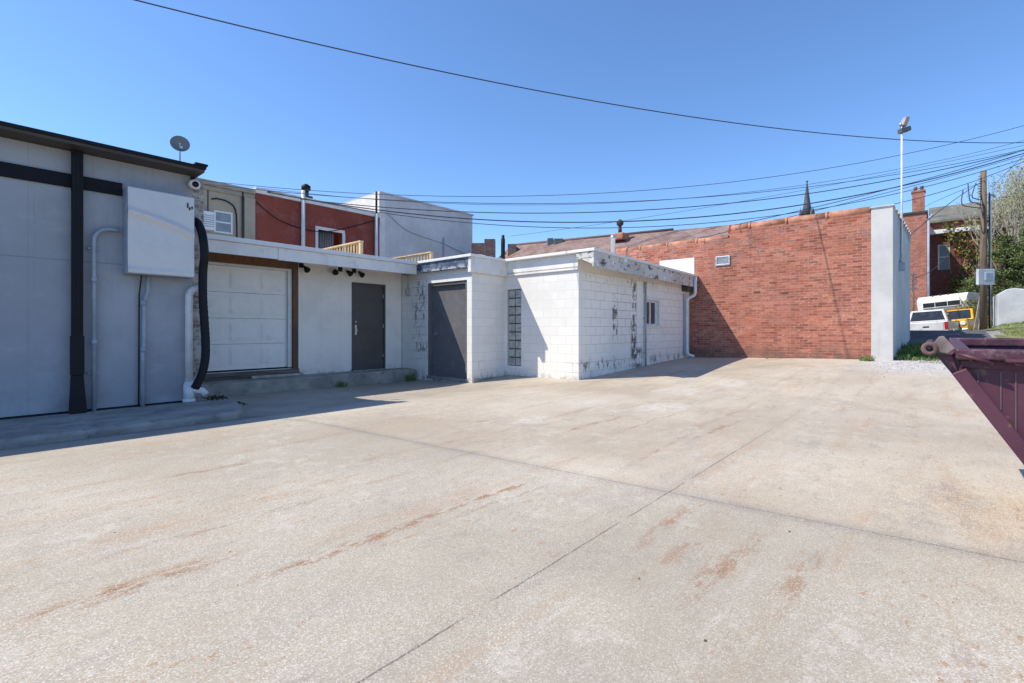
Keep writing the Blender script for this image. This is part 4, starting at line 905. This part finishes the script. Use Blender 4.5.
tag(mb.build('grass', M_GRASS), 'bright green grass at the foot of the grey pilaster', 'grass', kind='stuff')
mb = MB()
for _ in range(500):
    x = random.uniform(22.5, 34); y = random.uniform(-6, -2.0); tuft(mb, Vector((x, y, zfun(x, y)+.02)), .3, random.uniform(.05, .11), 16)
tag(mb.build('lawn_grass', M_GRASS), 'rough lawn grass on the bank beside the alley', 'grass', kind='stuff')

random.seed(41)
mb = MB()
for _ in range(160):
    x = random.gauss(2.82, .14); y = random.gauss(8.75, .14)
    if x < 2.62 or y > 9.8: continue
    leaf(mb, Vector((x, y, zfun(x, y)+random.uniform(.005, .04) + (.1 if x < 2.9 and y > 7.9 else 0))), random.uniform(.015, .04), 1.2)
tag(mb.build('leaf_litter', plain("dead_leaf", (.06, .045, .03), .9, 0, .4, 20)), 'dark dead leaves gathered under the hose beside the garage kerb', 'leaf litter', kind='stuff')
# ------------------------------------------------------------------ utility pole, box, posts
n = N("old_pole_wood"); M_POLE = n.out(n.mix(n.ramp(n.noise(4, 6, n.scale(n.pos, (3, 3, .25)), .7), .35, .65), (.2, .145, .10), (.1, .075, .055)), .9, 0, n.bump(n.noise(9, 5, n.scale(n.pos, (3, 3, .2))), .5, .02))
PB = on(983.5, 23.0); PT = CH + (330-171)*23.0/484
up = thing('utility_pole', 'brown wooden utility pole with conduit beside the alley', 'utility pole', PB)
MB().tube([PB, Vector((PB.x, PB.y, PT))], [.145, .11], 14).build('pole', M_POLE, up)
c0 = PB + R*.29 - F*.02
MB().tube([c0, Vector((c0.x, c0.y, 7.0))] + arc((c0.x+R.x*.1, c0.y+R.y*.1, 7.4), .12, PI, 0, R, (0, 0, 1), 6), .055, 8).build('conduit', M_GALV, up)
c1 = PB + R*.16 - F*.12
MB().tube([c1, Vector((c1.x, c1.y, 7.6))], .03, 6).build('cable', M_BLACK, up)
bk_ = MB()
for k in range(9):
    z = PT-.25-k*.12; q = Vector((PB.x, PB.y, z)) - R*.17; bk_.cyl(q, q-R*.06, .03, .04, 6)
bk_.build('insulator', plain("insulator", (.3, .26, .24), .4), up)
mx = thing('meter_box', 'pale grey electric meter box fixed to the utility pole', 'meter box', (PB.x, PB.y, 3.2))
q = Vector((PB.x, PB.y, 0)) - F*.22 - R*.13; zc = CH + (330-277.5)*23/484
MB().obox(q+Vector((0, 0, zc)), R*.38, F*.07, (0, 0, .37)).build('case', plain("meter_case", (.5, .52, .55), .5), mx, .015)
MB().obox(q-F*.11+Vector((0, 0, zc-.0))+R*.05, R*.19, F*.045, (0, 0, .21)).build('cover', plain("meter_cover", (.3, .35, .43), .4), mx, .05)
P = on(913.3, 26.0); zt = CH+(330-272)*26/484
sp2 = thing('service_post', 'thin dark service post standing before the tall brick building', 'post', P)
MB().cyl(P, (P.x, P.y, zt), .05, .04, 8).build('post', M_POLE, sp2)
a = MB()
for k in range(4): a.obox((P.x, P.y, zt-.15-k*.25), R*.18, F*.02, (0, 0, .03))
a.build('crossbar', M_CONDUIT, sp2)
# concrete block on the bank
M_PALEC = plain("pale_concrete", (.50, .51, .53), .85, 0, .15, 1.5, .2, 20, ((.36, .36, .37), .5))
prof = [(-2.22, 1.2), (-2.22, 2.72), (-2.5, 2.93), (-2.75, 2.98), (-3.7, 2.82), (-5.6, 2.3), (-5.6, 1.2)]
tag(MB().prism([(31.1, y, z) for y, z in prof], (2.2, 0, 0)).build('concrete_block', M_PALEC, None, .04), 'large pale concrete block with a sloping top on the lawn', 'concrete block')
# leaning boards
random.seed(12)
M_OLDWOOD = plain("grey_old_wood", (.30, .26, .22), .9, 0, .35, 5, .4)
labs = ['longest grey board leaning left of the utility pole', 'short pale board leaning nearest the pole foot', 'steep thin board leaning in the wood stack by the truck', 'low slanted board at the bottom of the wood stack',
        'dark board leaning between pole and concrete block', 'narrow board propped against the concrete block']
for k, (u, du, yt, yb) in enumerate(((973, 9, 290, 325), (979, 4, 298, 324), (976, 7, 286, 324), (970, 12, 312, 326), (993, 6, 300, 323), (997, -1, 296, 322))):
    a_ = on(u, 24.6+.2*k); b_ = pt(u+du, yt, 25.2+.2*k); dd = (b_-a_)
    s_ = dd.cross(F).normalized()
    o = MB().obox((a_+b_)/2, dd/2, s_*.07, F*.02).build('board', M_OLDWOOD if k != 4 else M_DARKBROWN, None, .004)
    tag(o, labs[k], 'board', 'old boards leaning by the utility pole')

# ------------------------------------------------------------------ vehicles at the end of the alley
M_CARW = plain("white_car_paint", (.60, .60, .59), .35, 0, .1, 2, .0, 40, ((.36, .33, .29), .5))
M_CARY = plain("yellow_car_paint", (.70, .37, .02), .3, 0, .1, 2, .0, 40, ((.3, .17, .05), .4))
M_TYRE = plain("tyre", (.02, .02, .02), .85); M_RED = plain("red_lens", (.4, .02, .02), .2); M_LENS = plain("clear_lens", (.6, .6, .58), .1)
M_CHROME = plain("chrome", (.6, .6, .6), .2, .9)
def wheel(parent, x, y, r=.34):
    w_ = MB().lathe([(.2, -.1), (r-.03, -.1), (r, -.06), (r, .06), (r-.03, .1), (.2, .1)], (x, y, r), 20, (1, 0, 0)).build('wheel', M_TYRE, parent, local=True)
    MB().lathe([(.05, -.11), (.2, -.105), (.21, -.08), (.21, .08), (.2, .105), (.05, .11)], (x, y, r), 16, (1, 0, 0)).build('rim', M_CHROME, w_, local=True)
# local frame: x to the right, y ahead of the viewer, z up.  white SUV-like wagon seen from the back
P = on(927.5, 24.8); P.z = zfun(P.x, P.y) - .12
hd = math.atan2(R.y, R.x)
ve = thing('white_pickup', 'white pickup with dark cab window and red tail light, seen from behind', 'pickup', P, (0, math.radians(-4), hd - math.radians(47)))
b = MB()
b.prism([(-.88, 0, .45), (.88, 0, .45), (.88, 0, 1.12), (-.88, 0, 1.12)], (0, 5.1, 0))
b.build('body', M_CARW, ve, .06, 3, True)
c = MB(); lo = [(-.82, 1.75), (.82, 1.75), (.82, 3.55), (-.82, 3.55)]; hi = [(-.66, 2.0), (.66, 2.0), (.66, 3.05), (-.66, 3.05)]
A = [c.bm.verts.new((x, y-1.1, 1.13)) for x, y in lo]; B_ = [c.bm.verts.new((x, y-1.1, 1.76)) for x, y in hi]
c.bm.faces.new(B_)
for i in range(4): c.bm.faces.new((A[i], A[(i+1) % 4], B_[(i+1) % 4], B_[i]))
c.bm.faces.new(A[::-1]); c.build('cab', M_CARW, ve, .05, 3, True)
def quadplate(pts4, off, mat, name, par, th=.01):
    a_, b_, c_2, d_ = [Vector(p) for p in pts4]; nn = (b_-a_).cross(d_-a_).normalized()*off
    return MB().prism([a_+nn, b_+nn, c_2+nn, d_+nn], nn.normalized()*th).build(name, mat, par, local=True)
quadplate(((-.70, .69, 1.2), (.70, .69, 1.2), (.58, .87, 1.68), (-.58, .87, 1.68)), .006, M_GLASS, 'rear_window', ve)
quadplate(((.80, .72, 1.2), (.80, 2.35, 1.2), (.67, 1.9, 1.68), (.67, .95, 1.68)), .012, M_GLASS, 'side_window', ve)
tg = MB().box(-.68, .68, -.03, -.001, .62, 1.08).build('tailgate', M_CARW, ve, .015, 2, True)
MB().box(-.12, .12, -.045, -.031, .84, .9).build('handle', M_BLACK, tg, local=True)
for sx_ in (-.79, .79): MB().box(sx_-.075, sx_+.075, -.03, -.001, .7, 1.08).build('tail_light', M_RED, ve, .01, 2, True)
MB().box(-.86, .86, -.14, -.002, .42, .56).build('bumper', M_CHROME, ve, .03, 2, True)
MB().box(-.25, .25, -.155, -.141, .45, .55).build('licence_plate', M_WHITE, ve, local=True)
for wx in (-.8, .8):
    for wy in (.95, 4.1): wheel(ve, wx, wy)
# yellow truck facing us
P = on(948, 28.0); P.z = zfun(P.x, P.y)
yt = thing('yellow_truck', 'yellow pickup truck facing the yard with a camper on its back', 'truck', P, (0, math.radians(-5), hd - math.radians(60)))
b = MB(); b.box(-.95, .95, 0, 5.0, .5, 1.18); b.build('body', M_CARY, yt, .07, 3, True)
c = MB(); lo = [(-.9, 1.1), (.9, 1.1), (.9, 2.7), (-.9, 2.7)]; hi = [(-.74, 1.65), (.74, 1.65), (.74, 2.65), (-.74, 2.65)]
A = [c.bm.verts.new((x, y, 1.18)) for x, y in lo]; B_ = [c.bm.verts.new((x, y, 1.82)) for x, y in hi]
c.bm.faces.new(B_); c.bm.faces.new(A[::-1])
for i in range(4): c.bm.faces.new((A[i], A[(i+1) % 4], B_[(i+1) % 4], B_[i]))
c.build('cab', M_CARY, yt, .05, 3, True)
quadplate(((-.78, 1.14, 1.24), (.78, 1.14, 1.24), (.66, 1.58, 1.74), (-.66, 1.58, 1.74)), .02, M_GLASS, 'windshield', yt)
g = MB().box(-.6, .6, -.03, -.001, .72, 1.08).build('grille', M_BLACK, yt, .01, 2, True)
sl_ = MB()
for k in range(4): sl_.box(-.58, .58, -.045, -.031, .76+k*.08, .79+k*.08)
sl_.build('grille_bar', M_CARY, g, local=True)
for sx_ in (-.76, .76): MB().lathe([(.135, 0), (.135, .04), (.1, .06)], (sx_, -.0, .92), 18, (0, -1, 0)).build('headlight', M_LENS, yt, local=True)
for sx_ in (-.86, .86): MB().box(sx_-.07, sx_+.07, -.025, -.001, .55, .68).build('marker_light', plain("amber", (.6, .25, .03), .3), yt, .005, 2, True)
MB().box(-1.0, 1.0, -.2, -.04, .42, .62).build('bumper', M_CHROME, yt, .03, 2, True)
for sx_ in (-1, 1): MB().box(sx_*1.0-.07, sx_*1.0+.07, 1.3, 1.4, 1.2, 1.42).build('mirror', M_BLACK, yt, .01, 2, True)
for wx in (-.84, .84):
    for wy in (.95, 4.0): wheel(yt, wx, wy, .38)
P = on(949, 31.0); P.z = zfun(P.x, P.y)
cp_ = thing('camper', 'boxy white camper with a dark window band standing behind the yellow truck', 'camper', P, yt.rotation_euler)
b = MB(); b.prism([(-1.3, 0, .5), (-1.3, 0, 1.85), (-1.3, -.45, 1.95), (-1.3, -.5, 2.6), (-1.3, -.2, 2.86), (-1.3, 5.2, 2.86), (-1.3, 5.2, .5)], (2.55, 0, 0))
b.build('shell', plain("camper_white", (.72, .72, .71), .5, 0, .08, 1), cp_, .04, 2, True)
fw = MB().box(-1.0, .95, -.53, -.49, 2.08, 2.46).build('window', M_TRIM, cp_, .005, 2, True)
for k in range(3): MB().box(-.96+k*.635, -.36+k*.635, -.545, -.531, 2.13, 2.41).build('pane', M_GLASS, fw, local=True)
MB().box(-1.31, 1.26, -.03, -.003, 1.5, 1.6).build('stripe', M_CARY, cp_, local=True)
for x in (-.5, -.1, .3): MB().box(x-.04, x+.04, -.3, -.24, 2.80, 2.88).build('marker_light', plain("amber_marker", (.35, .2, .1), .3), cp_, local=True)
for wx in (-1.1, 1.05): wheel(cp_, wx, 3.4, .36)
P = on(972, 32.0)
tp = thing('trailer', 'blue-grey covered trailer in shade right of the camper', 'trailer', P, (0, 0, hd - math.radians(58)))
MB().box(-.55, .75, 0, 2.8, .55, 2.0).build('cover', plain("blue_tarp", (.16, .19, .26), .6, 0, .25, 3, .3, 6), tp, .12, 3, True)
MB().box(-.6, .8, -.1, 2.9, .42, .54).build('chassis', M_BLACK, tp, local=True)
for wx in (-.6, .8): wheel(tp, wx, 1.4, .3)

# ------------------------------------------------------------------ maroon waste container
n = N("maroon_steel")
vd = n.noise(4, 5, n.scale(n.pos, (6, 6, .35)), .6); mp = n.noise(2.5, 5)
c_ = n.mix(n.ramp(mp, .35, .7), (.070, .022, .038), (.095, .031, .052))
c_ = n.mix(n.ramp(vd, .66, .69, 0, .5), c_, (.34, .22, .24))
c_ = n.mix(n.ramp(n.noise(11, 6, rough=.75), .60, .64, 0, .8), c_, (.15, .085, .075))
c_ = n.mix(n.math('MULTIPLY', n.ramp(n.noise(28, 6, n.scale(n.pos, (1, 1, 2)), .8), .63, .67), n.ramp(n.noise(3, 3), .48, .6)), c_, (.33, .27, .28))
M_MAR = n.out(c_, n.ramp(mp, .3, .7, .4, .6), 0, n.bump(n.noise(1.8, 3), .25, .05, n.bump(n.noise(30, 3), .06, .01)), .4)
M_MARRIM = plain("scuffed_maroon", (.085, .032, .05), .5, 0, .35, 9, .15, 30, ((.3, .2, .21), .5))
DXF, DXB = 3.50, 4.80
du = thing('dumpster', 'maroon steel dumpster with slanted ends at the right edge', 'dumpster', (4.1, -1.0, 0))
YL, YR = -.09, -2.15
bo = MB(); th = .02
prof = [(-.075, .965), (-.075, .88), (-.56, .08), (-1.68, .08), (-2.165, .88), (-2.165, .965)]
bo.prism([(DXF, y, z) for y, z in prof], (th, 0, 0)); bo.build('front_panel', M_MAR, du)
bo = MB().prism([(DXB, y, z+.035) for y, z in prof], (-th, 0, 0)); bo.build('rear_panel', M_MAR, du)
sh = MB()
for a, b2 in zip(prof, prof[1:]):
    sh.prism([(DXF+th, a[0], a[1]), (DXF+th, b2[0], b2[1]), (DXF+th, b2[0]-.012, b2[1]+.012), (DXF+th, a[0]-.012, a[1]+.012)], (DXB-DXF-2*th, 0, 0))
sh.build('shell', M_MAR, du)
MB().box(DXF-.075, DXF+.02, YR, YL, .945, 1.002).box(DXB-.04, DXB+.06, YR, YL, .985, 1.043).prism([(DXF+.021, YL, .95), (DXF+.021, YL-.06, .95), (DXF+.021, YL-.06, 1.004), (DXF+.021, YL, 1.004)], (DXB-DXF-.062, 0, .03)).prism([(DXF+.021, YR, .95), (DXF+.021, YR+.06, .95), (DXF+.021, YR+.06, 1.004), (DXF+.021, YR, 1.004)], (DXB-DXF-.062, 0, .03)).build('rim', M_MARRIM, du, .01)
MB().box(DXF-.02, DXF-.001, YR+.05, YL-.02, .90, .944).build('rim_channel', M_MAR, du, .006)
# slanted lips standing proud of the panel
for s_, yy in ((1, 0), (-1, -2.24)):
    Yf = lambda y: y if s_ == 1 else yy - y
    e0, e1 = Vector((DXF-.06, Yf(-.075), .87)), Vector((DXF-.06, Yf(-.56), .07)); dn_ = (e1-e0).normalized(); sd = Vector((0, -s_*.8, .45)).normalized()*.065
    MB().prism([e0, e1, e1+sd, e0+sd], (.058, 0, 0)).build('end_lip', M_MAR, du, .006)
for yy in (-.95, -1.45): MB().box(DXF-.05, DXF-.001, yy-.04, yy+.04, .1, .858).build('rib', M_MAR, du, .008)
MB().tube([(DXF-.09, -.34, .925), (DXF-.10, -.30, .945), (DXF-.10, -.27, .945), (DXF-.1, -1.9, .945)], .014, 8).build('lift_bar', M_MARRIM, du)
MB().tube([(DXF-.07, -.10, .975), (DXF-.075, -.235, .93)], .009, 6).build('latch_rod', M_MARRIM, du)
MB().lathe([(.015, .012), (.015, 0), (.033, 0), (.037, .006), (.037, .03), (.029, .034), (.029, 1.52), (.015, 1.52)], (DXF-.11, .012, 1.0), 20, (1, 0, 0)).build('trunnion_bar', M_RUST, du)
MB().lathe([(.0005, .0), (.0148, .0005), (.0148, .002), (.0005, .003)], (DXF-.108, .012, 1.0), 14, (1, 0, 0)).build('bore', M_BLACK, du)
MB().prism([(DXF-.05, .025, .985), (DXF-.05, -.025, 1.065), (DXF-.05, -.045, 1.068), (DXF-.05, -.09, 1.003), (DXF-.05, -.06, .975)], (.03, 0, 0)).build('trunnion_plate', plain("rusty_pink_steel", (.22, .17, .17), .7, 0, .4, 12), du, .004)
MB().prism([(DXF-.02, -.01, .97), (DXF-.02, -.075, .97), (DXF-.02, -.12, .80)], (.02, 0, 0)).build('gusset', M_MAR, du)
for yy, hh in ((-.150, .04), (-.178, .1), (-.262, .12), (-.315, .06)): MB().box(DXF-.004, DXF-.0005, yy-.0025, yy+.0025, .88-(-.075-yy)/.485*.8+hh, .885).build('weld_seam', plain("scratched_seam", (.16, .10, .115), .6), du)
for yy in (-.7, -1.5):
    for xx in (3.7, 4.6): MB().box(xx-.05, xx+.05, yy-.05, yy+.05, .0, .079).build('skid', M_BLACK, du)

# ------------------------------------------------------------------ overhead wires
M_WIRE = plain("black_wire", (.05, .055, .068), .6)
def wire(A, B, mid, r, lab, cnt=48):
    a, b = pt(*A), pt(*B)
    best = None
    for i in range(1, 400):
        s_ = i/400; p = a.lerp(b, s_); u = 512+484*p.dot(R)/p.dot(F)
        if best is None or abs(u-mid[0]) < best[0]: best = (abs(u-mid[0]), s_, p)
    s_, p = best[1], best[2]
    sag = (p.z - (CH+(330-mid[1])*p.dot(F)/484))/(4*s_*(1-s_))
    r *= .85
    ps = [a.lerp(b, i/cnt) - Vector((0, 0, sag*4*(i/cnt)*(1-i/cnt))) for i in range(cnt+1)]
    o = MB().tube(ps, r, 6).build('overhead_wire', M_WIRE)
    return tag(o, lab, 'wire', 'overhead wires')
RU = 1110
wire((12, -32, 8.0), (RU, 138, 18), (512, 85.5), .014, 'highest wire, sagging alone across the open sky from top left')
wire((150, 174, 15.4), (RU, 100, 18), (560, 195), .011, 'upper thin wire leaving the bundle to pass lowest floodlight height on the mast')
wire((160, 178, 15.4), (RU, 128, 18), (600, 202.5), .012, 'second wire below the tall grey building top, rising into the bundle')
wire((300, 199, 17.6), (RU, 126, 18), (560, 213), .019, 'thickest wire crossing the middle of the tall grey wall')
wire((262, 190, 17.3), (RU, 128, 18), (600, 228), .015, 'lowest long wire running close above the brown tiled roof')
wire((511, 236, 24), (RU, 126, 18), (685, 211), .009, 'faint thin wire rising from the tiled roof toward the right')
wire((262, 191, 17.3), (RU, 124, 18.2), (905, 185), .024, 'heavy twisted cable bundle above the brick chimney')
wire((700, 238, 14.9), (RU, 130, 18), (882, 194), .012, 'wire rising over the brick parapet just below the steeple tip')
wire((735, 225, 14.2), (RU, 121, 18), (900, 186), .014, 'wire passing directly beneath the heavy bundle near the mast')
wire((262, 188, 17.2), (RU, 116, 18), (830, 181), .009, 'thin straight wire crossing the steeple tip')
wire((850, 213, 12.7), (RU, 112, 20), (978, 180), .012, 'wire passing behind the utility pole top')
wire((909, 236, 17.0), (985, 180, 23), (950, 203), .016, 'short service wire from the stucco corner up to the pole top')
wire((924, 207, 33.2), (983, 182, 23), (950, 195), .014, 'short service wire from the brick chimney building to the pole')
wire((992, 187, 23), (RU, 60, 20), (1010, 169), .012, 'steep wire climbing right from the conduit head on the pole')
wire((914, 278, 26), (962, 232, 36), (935, 268), .02, 'pale slack wire from the dark post to the vine house')
# drooping loops at the pole
random.seed(3)
for k, (pu, py, mu, my, qu, qy) in enumerate(((963, 190, 962, 204, 981, 208), (968, 184, 970, 200, 982, 205), (976, 183, 972, 196, 981, 200))):
    ps = spline([pt(pu, py, 23.0), pt(mu, my, 22.8), pt((mu+qu)/2, my+3, 22.8), pt(qu, qy, 22.9)], 8)
    o = MB().tube(ps, .022, 6).build('wire_loop', M_WIRE)
    tag(o, ['widest drooping wire loop left of the pole', 'middle drooping wire loop left of the pole', 'innermost drooping wire loop by the pole'][k], 'wire', 'drooping wire loops at the pole')
